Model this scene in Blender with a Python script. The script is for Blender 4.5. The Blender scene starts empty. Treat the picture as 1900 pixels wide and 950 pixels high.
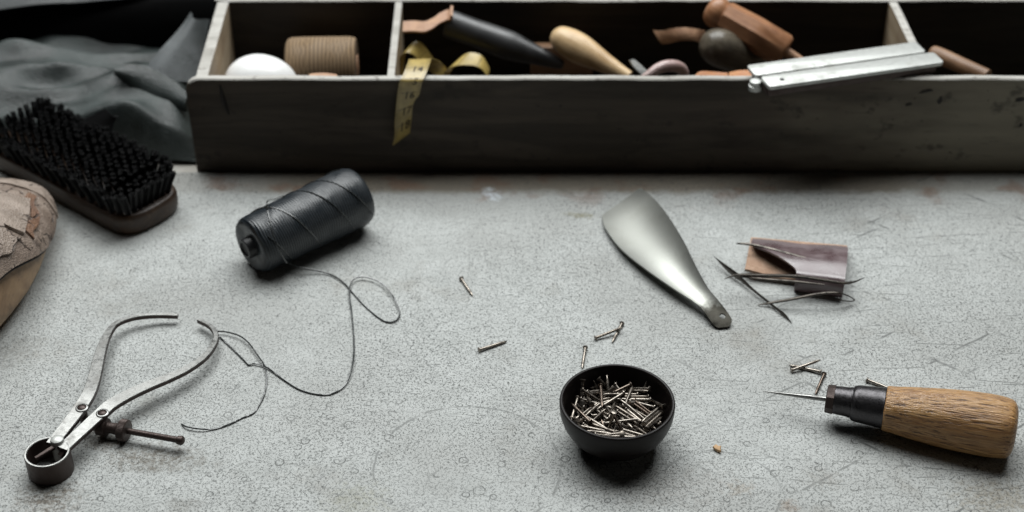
import bpy, bmesh, math, random
from mathutils import Vector, Matrix, Quaternion, noise
from mathutils.bvhtree import BVHTree
V = Vector
random.seed(11)
S = bpy.context.scene
COL = S.collection
R = math.radians

# ------------------------------------------------------------------ camera
EYE = V((0, 0, 0.62)); PITCH = R(35.5); F = 2850.0
cam_data = bpy.data.cameras.new('camera'); cam = bpy.data.objects.new('camera', cam_data); COL.objects.link(cam)
cam.location = EYE; cam.rotation_euler = (R(90) - PITCH, 0, 0)
cam_data.sensor_width = 36; cam_data.lens = F / 1900 * 36
cam_data.clip_start = 0.02; cam_data.clip_end = 50
cam_data.dof.use_dof = True; cam_data.dof.focus_distance = 0.925; cam_data.dof.aperture_fstop = 5.4
cam_data.dof.aperture_blades = 7
S.camera = cam

def ray(u, v):
    a, b = (u - 950) / F, -(v - 475) / F
    return V((a, math.cos(PITCH) + b * math.sin(PITCH), -math.sin(PITCH) + b * math.cos(PITCH)))
def P(u, v, z=0.0):                      # point of the photograph at height z above the board
    d = ray(u, v); return EYE + d * ((z - EYE.z) / d.z)
def PY(u, v, y):                         # point of the photograph at distance y
    d = ray(u, v); return EYE + d * (y / d.y)

# ------------------------------------------------------------------ objects
MATS = {}
def thing(name, label, cat, loc=(0, 0, 0), rot=None, group=None):
    o = bpy.data.objects.new(name, None); COL.objects.link(o); o.empty_display_size = .01
    m = Matrix.Translation(V(loc)) @ (rot.to_4x4() if rot is not None else Matrix())
    o.matrix_world = m; MATS[o.name] = m
    o['label'] = label; o['category'] = cat
    if group: o['group'] = group
    return o
def tag(o, label=None, cat=None, group=None, kind=None):
    for k, x in (('label', label), ('category', cat), ('group', group), ('kind', kind)):
        if x: o[k] = x
    return o
def obj(name, geo, mat, parent=None, local=False, smooth=40, uvs=None, mids=None, origin=None):
    """geo = (verts, faces) in world space (or the thing's own space when local)."""
    vs, fs = geo
    M = MATS[parent.name] if parent is not None else Matrix.Translation(V(origin) if origin is not None else V((0, 0, 0)))
    if not local:
        inv = M.inverted(); vs = [inv @ V(p) for p in vs]
    me = bpy.data.meshes.new(name); me.from_pydata([tuple(p) for p in vs], [], fs); me.update()
    for m in (mat if isinstance(mat, (list, tuple)) else [mat]): me.materials.append(m)
    if mids:
        for p, k in zip(me.polygons, mids): p.material_index = k
    if uvs:
        l = me.uv_layers.new(name='uv')
        for lp in me.loops: l.data[lp.index].uv = uvs[lp.vertex_index]
    bm = bmesh.new(); bm.from_mesh(me); bmesh.ops.recalc_face_normals(bm, faces=bm.faces); bm.to_mesh(me); bm.free()
    if smooth:
        me.polygons.foreach_set('use_smooth', [True] * len(me.polygons))
        me.set_sharp_from_angle(angle=R(smooth))
    o = bpy.data.objects.new(name, me); COL.objects.link(o)
    if parent is not None: o.parent = parent; MATS[o.name] = M
    else: o.matrix_world = M; MATS[o.name] = M
    return o
def join(*gs):
    vs, fs = [], []
    for a, b in gs:
        n = len(vs); vs += list(a); fs += [tuple(i + n for i in f) for f in b]
    return vs, fs
def xf(g, M): return [M @ V(p) for p in g[0]], g[1]

def box(lo, hi, bev=0.0, seg=2):
    bm = bmesh.new(); bmesh.ops.create_cube(bm, size=1)
    lo, hi = V(lo), V(hi)
    for v in bm.verts: v.co = V(((lo[i] + hi[i]) / 2 + v.co[i] * (hi[i] - lo[i])) for i in range(3))
    if bev: bmesh.ops.bevel(bm, geom=bm.edges[:], offset=bev, segments=seg, affect='EDGES', profile=.5)
    g = ([v.co.copy() for v in bm.verts], [tuple(v.index for v in f.verts) for f in bm.faces]); bm.free(); return g
def prism(poly, z0, z1, bev=0.0, seg=2):
    """vertical prism over a polygon of (x, y)."""
    bm = bmesh.new()
    vs = [bm.verts.new((p[0], p[1], z0)) for p in poly]; f = bm.faces.new(vs)
    r = bmesh.ops.extrude_face_region(bm, geom=[f])
    for v in r['geom']:
        if isinstance(v, bmesh.types.BMVert): v.co.z = z1
    bmesh.ops.recalc_face_normals(bm, faces=bm.faces)
    if bev:
        es = [e for e in bm.edges if abs(e.verts[0].co.z - e.verts[1].co.z) < 1e-6]
        bmesh.ops.bevel(bm, geom=es, offset=bev, segments=seg, affect='EDGES', profile=.5)
    bm.verts.index_update()
    g = ([v.co.copy() for v in bm.verts], [tuple(v.index for v in f.verts) for f in bm.faces]); bm.free(); return g
def crom(pts, n=8):
    """Catmull-Rom through points of any dimension (tuples)."""
    pts = [tuple(p) for p in pts]; q = [tuple(2 * a - b for a, b in zip(pts[0], pts[1]))] + pts + [tuple(2 * a - b for a, b in zip(pts[-1], pts[-2]))]
    out = []
    for i in range(1, len(q) - 2):
        for k in range(n):
            t = k / n
            out.append(tuple(.5 * (2 * b + (c - a) * t + (2 * a - 5 * b + 4 * c - d) * t * t + (3 * b - a - 3 * c + d) * t ** 3)
                             for a, b, c, d in zip(q[i - 1], q[i], q[i + 1], q[i + 2])))
    out.append(pts[-1]); return out
def tube(pts, rad, n=10, sx=1.0, up=None):
    pts = [V(p[:3]) for p in pts]
    rs = rad if isinstance(rad, (list, tuple)) else [rad] * len(pts)
    vs, fs = [], []; nrm = None
    for i, p in enumerate(pts):
        t = (pts[min(i + 1, len(pts) - 1)] - pts[max(i - 1, 0)]).normalized()
        if nrm is None: nrm = t.orthogonal().normalized() if up is None else (V(up) - t * t.dot(V(up))).normalized()
        nrm = (nrm - t * t.dot(nrm)).normalized(); b = t.cross(nrm)
        for k in range(n):
            a = 2 * math.pi * k / n; vs.append(p + (nrm * math.cos(a) + b * math.sin(a) * sx) * rs[i])
    for i in range(len(pts) - 1):
        for k in range(n): fs.append((i * n + k, i * n + (k + 1) % n, (i + 1) * n + (k + 1) % n, (i + 1) * n + k))
    fs.append(tuple(range(n))); fs.append(tuple(range((len(pts) - 1) * n, len(pts) * n)))
    return vs, fs
def lathe(prof, n=40, axis='X', jit=None, cap=True):
    """prof of (s, r) along the axis; radius 0 ends are closed by small caps."""
    vs, fs = [], []
    for s, r in prof:
        for k in range(n):
            a = 2 * math.pi * k / n; rr = r * (jit(s, a) if jit else 1)
            c, d = rr * math.cos(a), rr * math.sin(a)
            vs.append(V((s, c, d)) if axis == 'X' else V((c, d, s)))
    for i in range(len(prof) - 1):
        for k in range(n): fs.append((i * n + k, i * n + (k + 1) % n, (i + 1) * n + (k + 1) % n, (i + 1) * n + k))
    if cap: fs.append(tuple(range(n))); fs.append(tuple(range((len(prof) - 1) * n, len(prof) * n)))
    return vs, fs
def grid(f, nu, nv):
    vs = [V(f(i / nu, j / nv)) for i in range(nu + 1) for j in range(nv + 1)]
    fs = [(i * (nv + 1) + j, i * (nv + 1) + j + 1, (i + 1) * (nv + 1) + j + 1, (i + 1) * (nv + 1) + j) for i in range(nu) for j in range(nv)]
    return vs, fs
def shell(f, nu, nv, th):
    """a sheet f(s,t) given thickness th along its own normal: a closed solid."""
    vs, fs = grid(f, nu, nv); W = nv + 1; N = len(vs); off = []
    for i in range(nu + 1):
        for j in range(nv + 1):
            a = vs[min(i + 1, nu) * W + j] - vs[max(i - 1, 0) * W + j]; b = vs[i * W + min(j + 1, nv)] - vs[i * W + max(j - 1, 0)]
            c = a.cross(b); off.append(c.normalized() if c.length > 1e-12 else V((0, 0, 1)))
    tt = th if callable(th) else (lambda p: th)
    vs2 = [p - q * tt(p) for p, q in zip(vs, off)]
    fs2 = [tuple(N + i for i in reversed(x)) for x in fs]
    rim = [(i * W, (i + 1) * W, N + (i + 1) * W, N + i * W) for i in range(nu)] + [(i * W + nv, N + i * W + nv, N + (i + 1) * W + nv, (i + 1) * W + nv) for i in range(nu)]
    rim += [(j, N + j, N + j + 1, j + 1) for j in range(nv)] + [(nu * W + j, nu * W + j + 1, N + nu * W + j + 1, N + nu * W + j) for j in range(nv)]
    return vs + vs2, fs + fs2 + rim
def bar(pts, th, bev=.18):
    """flat bar along pts of (x, y, z, width), thickness th, with eased edges."""
    vs, fs = [], []; n = 8
    for i, p in enumerate(pts):
        a, b = V(pts[max(i - 1, 0)][:3]), V(pts[min(i + 1, len(pts) - 1)][:3]); t = (b - a).normalized()
        s = t.cross(V((0, 0, 1))).normalized(); u = s.cross(t); w = p[3] / 2; h = th / 2; c = min(w, h) * bev * 2
        for x, y in ((w, h - c), (w - c, h), (-w + c, h), (-w, h - c), (-w, -h + c), (-w + c, -h), (w - c, -h), (w, -h + c)):
            vs.append(V(p[:3]) + s * x + u * y)
    for i in range(len(pts) - 1):
        for k in range(n): fs.append((i * n + k, i * n + (k + 1) % n, (i + 1) * n + (k + 1) % n, (i + 1) * n + k))
    fs.append(tuple(range(n))); fs.append(tuple(range((len(pts) - 1) * n, len(pts) * n)))
    return vs, fs
def frame(x_axis, up=(0, 0, 1)):
    x = V(x_axis).normalized(); y = V(up).cross(x).normalized(); z = x.cross(y)
    return Matrix((x, y, z)).transposed()
def sm(a, b, x):
    t = max(0, min(1, (x - a) / (b - a))); return t * t * (3 - 2 * t)

# ------------------------------------------------------------------ materials
class MT:
    def __init__(s, name, rough=.5, metal=0., spec=.5):
        s.m = bpy.data.materials.new(name); s.m.use_nodes = True; s.t = s.m.node_tree
        s.b = s.t.nodes['Principled BSDF']; s.b.inputs['Roughness'].default_value = rough
        s.b.inputs['Metallic'].default_value = metal; s.b.inputs['Specular IOR Level'].default_value = spec
    def n(s, typ, **k):
        x = s.t.nodes.new(typ)
        for a, b in k.items():
            if a.startswith('i_'):
                key = a[2:]; key = int(key) if key.isdigit() else key.replace('_', ' ')
                s.put(x.inputs[key], b)
            else: setattr(x, a, b)
        return x
    def put(s, sock, val):
        if isinstance(val, bpy.types.NodeSocket): s.t.links.new(val, sock)
        elif isinstance(val, (tuple, list)) and len(val) == 3 and sock.type == 'RGBA': sock.default_value = (*val, 1)
        else: sock.default_value = val
    def math(s, op, a, b=None, c=None, clamp=False):
        x = s.n('ShaderNodeMath', operation=op, use_clamp=clamp); s.put(x.inputs[0], a)
        if b is not None: s.put(x.inputs[1], b)
        if c is not None: s.put(x.inputs[2], c)
        return x.outputs[0]
    def mp(s, val, a, b, c=0., d=1.):
        x = s.n('ShaderNodeMapRange', interpolation_type='SMOOTHSTEP'); 
        for k, y in zip(range(5), (val, a, b, c, d)): s.put(x.inputs[k], y)
        return x.outputs[0]
    def mix(s, f, a, b, mode='MIX'):
        x = s.n('ShaderNodeMix', data_type='RGBA', blend_type=mode); s.put(x.inputs[0], f); s.put(x.inputs[6], a); s.put(x.inputs[7], b); return x.outputs[2]
    def co(s, kind='Object', scale=(1, 1, 1), loc=(0, 0, 0)):
        t = s.n('ShaderNodeTexCoord'); m = s.n('ShaderNodeMapping', i_Scale=scale, i_Location=loc); s.put(m.inputs['Vector'], t.outputs[kind]); return m.outputs[0]
    def noise(s, vec, scale, detail=3, rough=.55, dist=0.):
        x = s.n('ShaderNodeTexNoise', i_Vector=vec, i_Scale=scale, i_Detail=detail, i_Roughness=rough, i_Distortion=dist); return x.outputs[0]
    def vor(s, vec, scale, feature='F1', rnd=1., out='Distance', dims='3D'):
        x = s.n('ShaderNodeTexVoronoi', feature=feature, voronoi_dimensions=dims, i_Vector=vec, i_Scale=scale); x.inputs['Randomness'].default_value = rnd
        return x.outputs[out]
    def bump(s, h, dist=.0003, strength=1.):
        x = s.n('ShaderNodeBump', i_Height=h, i_Distance=dist, i_Strength=strength); s.put(s.b.inputs['Normal'], x.outputs[0])
    def col(s, c): s.put(s.b.inputs['Base Color'], c); return s
    def rgh(s, c): s.put(s.b.inputs['Roughness'], c); return s

def wood(name, c1, c2, dark, k=1., rough=.5, grain=(9, 160, 160), bump=.0002, spots=0.):
    m = MT(name, rough); v = m.co('Object', grain)
    a = m.noise(v, 1. * k, 4, .6, .6); b = m.noise(v, 4. * k, 3, .6, .3)
    c = m.mix(m.mp(a, .35, .68), c1, c2)
    c = m.mix(m.mp(b, .56, .75, 0, .75), c, dark)
    big = m.noise(m.co('Object'), 40, 3, .6)
    c = m.mix(m.mp(big, .45, .72, 0, .5), c, dark)
    if spots:
        s = m.noise(m.co('Object', (1, 1, 1), (3, 1, 2)), 130, 2, .5); c = m.mix(m.mp(s, .66, .72, 0, spots), c, tuple(x * .2 for x in dark))
    m.col(c); m.rgh(m.mp(b, .3, .7, rough - .08, rough + .1)); m.bump(m.math('ADD', a, m.math('MULTIPLY', b, .6)), bump); return m.m
def metal(name, c, dirt, rough=.35, amt=.5, sc=120, metallic=1., bump=.00005):
    m = MT(name, rough, metallic); v = m.co('Object')
    a = m.noise(v, sc, 5, .65); b = m.noise(v, sc * 6, 3, .6)
    f = m.mp(a, .48, .72, 0, amt)
    m.col(m.mix(f, c, dirt)); m.rgh(m.math('ADD', m.mp(b, .3, .7, rough - .07, rough + .1), m.math('MULTIPLY', f, .3)))
    m.put(m.b.inputs['Metallic'], m.math('SUBTRACT', metallic, m.math('MULTIPLY', f, metallic * .6)))
    m.bump(b, bump); return m.m
def leather(name, c1, c2, rough=.55, sc=60, bump=.0003, fine=900):
    m = MT(name, rough); v = m.co('Object')
    a = m.noise(v, sc, 5, .6, .4); b = m.vor(v, fine, 'F1')
    m.b.inputs['Specular IOR Level'].default_value = .5 if rough > .34 else 1.; m.col(m.mix(m.mp(a, .35, .68), c1, c2)); m.rgh(m.mp(a, .3, .7, rough - .1, rough + .12)); m.bump(m.math('ADD', b, m.math('MULTIPLY', a, 1.5)), bump); return m.m

def board_material():
    m = MT('worn_grey_board', .62, 0, .35)
    v = m.co('Object')
    warp = m.n('ShaderNodeTexNoise', i_Vector=v, i_Scale=260., i_Detail=2.)
    wv = m.n('ShaderNodeVectorMath', operation='MULTIPLY_ADD', i_0=warp.outputs[1], i_1=(.005, .005, .0), i_2=v).outputs[0]
    warp2 = m.n('ShaderNodeTexNoise', i_Vector=v, i_Scale=35., i_Detail=2.)
    wv2 = m.n('ShaderNodeVectorMath', operation='MULTIPLY_ADD', i_0=warp2.outputs[1], i_1=(.02, .02, .0), i_2=v).outputs[0]
    # fine hair-like crazing
    e1 = m.vor(wv, 400, 'DISTANCE_TO_EDGE', dims='2D'); e2 = m.vor(wv, 680, 'DISTANCE_TO_EDGE', dims='2D')
    gate = m.noise(v, 560, 3, .7); gate2 = m.noise(v, 640, 3, .7)
    l1 = m.math('MULTIPLY', m.mp(e1, .02, .12, 1, 0), m.mp(gate, .52, .585))
    l2 = m.math('MULTIPLY', m.mp(e2, .03, .15, 1, 0), m.mp(gate2, .52, .585))
    lines = m.math('MAXIMUM', l1, m.math('MULTIPLY', l2, .8))
    zone = m.mp(m.noise(v, 9, 3, .6), .35, .65, .6, 1.)
    lines = m.math('MULTIPLY', lines, zone)
    e4 = m.vor(wv, 190, 'DISTANCE_TO_EDGE', dims='2D')
    l4 = m.math('MULTIPLY', m.mp(e4, .008, .04, 1, 0), m.mp(m.noise(v, 210, 3, .65), .50, .60))
    lines = m.math('MAXIMUM', lines, m.math('MULTIPLY', l4, m.mp(m.noise(v, 12, 3, .6), .38, .6, .3, .95)))
    # long stray scratches
    e3 = m.vor(wv2, 16, 'DISTANCE_TO_EDGE', dims='2D')
    l3 = m.math('MULTIPLY', m.mp(e3, .003, .009, 1, 0), m.mp(m.noise(v, 55, 2), .57, .64))
    # dark pits
    pit = m.math('MULTIPLY', m.mp(m.vor(wv, 150, 'F1', dims='2D'), .04, .16, 1, 0), m.mp(m.noise(v, 120, 2), .55, .62))
    pit2 = m.math('MULTIPLY', m.mp(m.vor(wv, 60, 'F1', dims='2D'), .03, .075, 1, 0), m.mp(m.noise(v, 45, 2), .52, .58))
    # little punched rings
    def rings(scale, r0, r1, w, keep, off):
        vv = m.n('ShaderNodeVectorMath', operation='ADD', i_0=m.n('ShaderNodeVectorMath', operation='MULTIPLY_ADD', i_0=warp.outputs[1], i_1=(.0011, .0011, 0), i_2=v).outputs[0], i_1=off).outputs[0]
        x = m.n('ShaderNodeTexVoronoi', feature='F1', voronoi_dimensions='2D', i_Vector=vv, i_Scale=scale)
        sp = m.n('ShaderNodeSeparateColor', i_0=x.outputs['Color'])
        rad = m.mp(sp.outputs[1], 0, 1, r0 * scale, r1 * scale)
        d = m.math('ABSOLUTE', m.math('SUBTRACT', x.outputs['Distance'], rad))
        return m.math('MULTIPLY', m.math('MULTIPLY', m.mp(d, w * scale * .5, w * scale, 1, 0), m.math('GREATER_THAN', sp.outputs[0], keep)), m.mp(m.noise(v, 160, 1), .36, .56, .0, 1.))
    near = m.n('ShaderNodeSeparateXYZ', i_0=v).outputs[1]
    nearm = m.mp(near, .66, .80, 1, .25)
    rg = m.math('MAXIMUM', rings(48, .0016, .0026, .00042, .46, (0, 0, 0)), rings(36, .0018, .0034, .00042, .66, (.37, .11, 0)))
    rg = m.math('MULTIPLY', rg, nearm)
    def arc(c, r, w):
        d = m.n('ShaderNodeVectorMath', operation='DISTANCE', i_0=m.n('ShaderNodeVectorMath', operation='MULTIPLY_ADD', i_0=warp2.outputs[1], i_1=(.006, .006, 0), i_2=v).outputs[0], i_1=(c[0] + .003, c[1] + .003, .001)).outputs['Value']
        return m.math('MULTIPLY', m.mp(m.math('ABSOLUTE', m.math('SUBTRACT', d, r)), w * .4, w, 1, 0), m.mp(m.noise(v, 70, 3), .42, .58))
    arcs = m.math('MAXIMUM', arc(P(868, 868), .0545, .0009), arc(P(1335, 912), .0345, .0008))
    # colour
    pale = (.50, .515, .502); base = (.43, .443, .430)
    c = m.mix(m.mp(m.noise(v, 60, 4, .65), .35, .65), base, pale)
    c = m.mix(m.mp(m.noise(v, 7, 3, .6), .40, .66, 0, .75), c, (.37, .375, .36))
    c = m.mix(m.mp(m.noise(v, 900, 2, .6), .3, .7, 0, .3), c, (.34, .36, .355))
    # warm dirt in broad, soft-edged stains
    st = m.noise(m.n('ShaderNodeVectorMath', operation='ADD', i_0=v, i_1=(2.3, .9, 0)).outputs[0], 14, 4, .65)
    c = m.mix(m.mp(st, .54, .78, 0, .5), c, (.24, .215, .18))
    # darker brown strip along the far edge, weaker towards both ends
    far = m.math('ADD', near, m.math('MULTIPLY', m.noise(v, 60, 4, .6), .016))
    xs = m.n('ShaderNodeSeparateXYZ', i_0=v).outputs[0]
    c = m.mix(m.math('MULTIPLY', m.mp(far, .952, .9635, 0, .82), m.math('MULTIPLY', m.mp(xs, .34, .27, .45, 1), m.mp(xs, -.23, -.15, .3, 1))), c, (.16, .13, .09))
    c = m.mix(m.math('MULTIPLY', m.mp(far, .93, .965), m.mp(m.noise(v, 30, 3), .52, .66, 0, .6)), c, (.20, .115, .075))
    grit = m.mp(m.noise(v, 330, 4, .75), .36, .60, .25, 1.1)
    def blot(cc, rx, ry, colr, amt, ang=0.):
        mp = m.n('ShaderNodeMapping', vector_type='TEXTURE', i_Location=(cc[0], cc[1], 0), i_Rotation=(0, 0, ang), i_Scale=(rx, ry, 1))
        m.put(mp.inputs['Vector'], m.n('ShaderNodeVectorMath', operation='MULTIPLY_ADD', i_0=warp.outputs[1], i_1=(.004, .004, 0), i_2=m.n('ShaderNodeVectorMath', operation='SUBTRACT', i_0=v, i_1=(.002, .002, 0)).outputs[0]).outputs[0])
        sp = m.n('ShaderNodeSeparateXYZ', i_0=mp.outputs[0])
        d = m.math('SQRT', m.math('ADD', m.math('POWER', m.math('ABSOLUTE', sp.outputs[0]), 2.), m.math('POWER', m.math('ABSOLUTE', sp.outputs[1]), 2.)))
        d = m.math('ADD', d, m.mp(m.noise(v, 190, 4, .7), .2, .8, -.6, .6))
        return m.mix(m.math('MULTIPLY', m.mp(d, .2, 1.25, amt, 0), grit), c, colr)
    c = blot(P(1078, 399), .0125, .0042, (.20, .185, .10), .75, -.12)
    c = blot(P(912, 362), .0062, .0085, (.68, .74, .80), .95, .5)
    c = blot(P(905, 352), .004, .003, (.6, .64, .68), .5, .5)
    c = blot(P(90, 925), .020, .017, (.11, .085, .06), .8)
    c = blot(P(285, 850), .032, .014, (.12, .10, .075), .75)
    c = blot(P(190, 815), .016, .010, (.14, .115, .085), .7)
    c = blot(P(40, 650), .02, .02, (.2, .19, .17), .5)
    c = blot(P(1230, 905), .05, .02, (.24, .225, .205), .45)
    c = blot(P(1120, 480), .03, .02, (.30, .30, .285), .4)
    c = blot(P(300, 560), .06, .03, (.30, .30, .285), .45)
    c = blot(P(1850, 930), .028, .02, (.2, .165, .11), .55)
    c = blot(P(1370, 905), .009, .006, (.3, .255, .2), .55)
    c = blot(P(1530, 890), .013, .009, (.24, .225, .2), .5)
    c = blot(P(1465, 940), .006, .006, (.22, .15, .1), .6)
    c = blot(P(665, 930), .02, .016, (.33, .33, .27), .6)
    c = blot(P(340, 940), .012, .008, (.2, .19, .17), .5)
    c = blot(P(445, 440), .002, .0016, (.35, .08, .08), .6)
    # straight fine knife scratches, in several directions, gathered on the right
    def scr(ang, sc, keep, off):
        mp = m.n('ShaderNodeMapping', i_Rotation=(0, 0, ang), i_Location=off, i_Scale=(1.6, sc, 1)); m.put(mp.inputs['Vector'], wv3)
        x = m.n('ShaderNodeTexVoronoi', feature='F1', voronoi_dimensions='2D', i_Vector=mp.outputs[0], i_Scale=6.)
        sp = m.n('ShaderNodeSeparateColor', i_0=x.outputs['Color']); pos = m.n('ShaderNodeVectorMath', operation='SUBTRACT', i_0=mp.outputs[0], i_1=m.n('ShaderNodeVectorMath', operation='SCALE', i_0=x.outputs['Position'], i_Scale=1.).outputs[0])
        dy = m.math('ABSOLUTE', m.n('ShaderNodeSeparateXYZ', i_0=pos.outputs[0]).outputs[1])
        return m.math('MULTIPLY', m.mp(dy, sc * .00012, sc * .0004, 1, 0), m.math('GREATER_THAN', sp.outputs[0], keep))
    wv3 = m.n('ShaderNodeVectorMath', operation='MULTIPLY_ADD', i_0=warp2.outputs[1], i_1=(.004, .004, 0), i_2=v).outputs[0]
    sc_ = None
    for ang, k_, keep, off in ((.5, 9., .45, (0, .3, 0)), (1.9, 7., .5, (.7, 0, 0)), (2.6, 11., .45, (.2, .9, 0)), (1.35, 8., .55, (.4, .6, 0))):
        q_ = scr(ang, k_, keep, off); sc_ = q_ if sc_ is None else m.math('MAXIMUM', sc_, q_)
    sc_ = m.math('MULTIPLY', m.math('MULTIPLY', sc_, m.mp(m.noise(v, 60, 3, .6), .42, .6)), m.mp(xs, -.05, .25, .25, .75))
    dk = m.math('MAXIMUM', sc_, m.math('MAXIMUM', m.math('MULTIPLY', lines, 1.), m.math('MULTIPLY', l3, .4)), m.math('MAXIMUM', m.math('MULTIPLY', pit, .85), m.math('MULTIPLY', pit2, .95)))
    dk = m.math('MAXIMUM', dk, m.math('MAXIMUM', m.math('MULTIPLY', rg, .8), m.math('MULTIPLY', arcs, .55)))
    c = m.mix(dk, c, (.075, .078, .075))
    m.col(c)
    h = m.math('SUBTRACT', m.math('MULTIPLY', m.noise(v, 420, 4, .65), .8), m.math('MULTIPLY', dk, 1.))
    m.bump(h, .00035, .9); m.rgh(m.mp(st, .4, .7, .55, .75)); return m.m

def tray_material(name, right_worn=True, edge=False):
    m = MT(name, .62, 0, .3)
    v = m.co('Object', (7, 60, 60)); w = m.co('Object')
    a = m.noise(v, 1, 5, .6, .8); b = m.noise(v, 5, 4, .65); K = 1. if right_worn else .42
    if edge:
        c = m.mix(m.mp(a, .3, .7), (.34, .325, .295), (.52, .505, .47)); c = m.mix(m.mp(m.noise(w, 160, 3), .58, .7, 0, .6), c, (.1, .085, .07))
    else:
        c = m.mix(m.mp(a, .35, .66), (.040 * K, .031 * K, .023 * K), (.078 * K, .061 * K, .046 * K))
        if right_worn:
            x = m.n('ShaderNodeSeparateXYZ', i_0=w).outputs[0]
            f = m.math('ADD', x, m.math('MULTIPLY', m.math('SUBTRACT', m.noise(m.co('Object', (6, 20, 20)), 1, 4, .6), .5), .36))
            c = m.mix(m.mp(f, .04, .25, 0, .85), c, m.mix(a, (.18, .16, .12), (.32, .29, .22)))
        s = m.noise(m.co('Object', (1, 1, 1.3)), 55, 4, .62); c = m.mix(m.mp(s, .58, .7, 0, .6), c, (.022, .018, .014))
        c = m.mix(m.mp(b, .6, .75, 0, .5), c, (.03, .025, .02))
        c = m.mix(m.mp(m.noise(w, 260, 2), .72, .76, 0, .7), c, (.006, .005, .005))
    m.col(c); m.bump(m.math('ADD', a, b), .0004); return m.m

def oak_material():
    m = MT('waxed_oak', .30, 0, .6); v = m.co('Object', (22, 300, 300))
    a = m.noise(v, 1, 4, .6, 1.2); b = m.noise(m.co('Object', (30, 420, 420)), 2.2, 3, .6)
    c = m.mix(m.mp(a, .34, .66), (.29, .145, .05), (.50, .285, .115))
    c = m.mix(m.mp(b, .53, .66, 0, .92), c, (.06, .024, .009))
    c = m.mix(m.mp(m.noise(m.co('Object', (18, 60, 60)), 1.2, 3), .5, .72, 0, .55), c, (.20, .085, .03))
    m.col(c); m.rgh(m.mp(b, .4, .7, .30, .52)); m.bump(m.math('SUBTRACT', m.math('MULTIPLY', a, .5), b), .0009); return m.m

def tape_material():
    m = MT('yellow_tape_cloth', .36, 0, .8); t = m.n('ShaderNodeUVMap'); sp = m.n('ShaderNodeSeparateXYZ', i_0=t.outputs[0])
    fr = m.math('FRACT', sp.outputs[0]); f5 = m.math('FRACT', m.math('MULTIPLY', sp.outputs[0], 8.))
    big = m.math('LESS_THAN', fr, .045)
    sml = m.math('MULTIPLY', m.math('LESS_THAN', f5, .3), m.math('LESS_THAN', m.math('ABSOLUTE', m.math('SUBTRACT', m.math('ABSOLUTE', m.math('SUBTRACT', sp.outputs[1], .5)), .43)), .07))
    v = m.co('Object'); c = m.mix(m.mp(m.noise(v, 110, 4), .35, .7), (.44, .325, .10), (.31, .225, .06))
    c = m.mix(m.math('MULTIPLY', m.math('MAXIMUM', big, sml), .8), c, (.03, .02, .01)); m.col(c); return m.m

def wound_material(name, c1, c2, freq, rough=.4, sheen=0., slope=0.):
    """thread wound round a spool: fine ridges across the local X axis."""
    m = MT(name, rough); v = m.co('Object')
    sp = m.n('ShaderNodeSeparateXYZ', i_0=v)
    ang = m.math('ARCTAN2', sp.outputs[1], sp.outputs[2])
    nz = m.noise(v, 60, 2)
    ph = m.math('ADD', m.math('ADD', m.math('MULTIPLY', sp.outputs[0], freq), m.math('MULTIPLY', ang, slope)), m.math('MULTIPLY', nz, 1.5))
    w = m.math('MULTIPLY_ADD', m.math('SINE', ph), .5, .5)
    ph2 = m.math('ADD', m.math('MULTIPLY', sp.outputs[0], freq * .9), m.math('ADD', m.math('MULTIPLY', ang, -slope), m.math('MULTIPLY', m.noise(v, 45, 2), 2.)))
    w2 = m.math('MULTIPLY_ADD', m.math('SINE', ph2), .5, .5)
    g = m.mp(m.noise(v, 55, 2, .5), .44, .56); h = m.math('ADD', m.math('MULTIPLY', w, g), m.math('MULTIPLY', w2, m.math('SUBTRACT', 1., g)))
    m.put(m.b.inputs['Specular IOR Level'], .55); m.col(m.mix(m.math('MULTIPLY', h, 1.), c1, c2)); m.bump(h, .00022, .8); m.rgh(m.mp(m.noise(v, 70, 3), .35, .65, rough - .08, rough + .12)); return m.m

def last_material():
    m = MT('old_last_wood', .5); v = m.co('Object', (14, 5, 14)); w = m.co('Object')
    a = m.noise(v, 4, 4, .6, .6); c = m.mix(m.mp(a, .35, .66), (.37, .24, .13), (.24, .145, .075))
    c = m.mix(m.mp(m.noise(w, 45, 4, .65), .5, .68, 0, .75), c, (.13, .085, .05))
    c = m.mix(m.mp(m.noise(w, 200, 2), .68, .72, 0, .85), c, (.03, .02, .014)); m.col(c); m.bump(a, .0006); return m.m
def patch_material(name, c1, c2, c3):
    m = MT(name, .42); w = m.co('Object')
    c = m.mix(m.mp(m.noise(w, 70, 5, .65), .35, .65), c1, c2); c = m.mix(m.mp(m.noise(w, 38, 4, .7), .55, .68, 0, .8), c, c3)
    c = m.mix(m.mp(m.noise(w, 210, 2), .67, .71, 0, .9), c, (.02, .015, .012))
    wp = m.n('ShaderNodeTexNoise', i_Vector=w, i_Scale=60., i_Detail=3.)
    wv = m.n('ShaderNodeVectorMath', operation='MULTIPLY_ADD', i_0=wp.outputs[1], i_1=(.02, .02, .02), i_2=w).outputs[0]
    ck = m.math('MULTIPLY', m.mp(m.vor(wv, 48, 'DISTANCE_TO_EDGE'), .01, .05, 1, 0), m.mp(m.noise(w, 55, 2), .46, .56))
    c = m.mix(m.math('MULTIPLY', ck, .85), c, (.05, .035, .028)); m.col(c)
    m.bump(m.math('SUBTRACT', m.math('ADD', m.noise(w, 130, 5, .7), m.vor(w, 700)), m.math('MULTIPLY', ck, 1.5)), .0006); m.rgh(m.mp(m.noise(w, 60, 3), .3, .7, .3, .6)); return m.m
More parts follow.
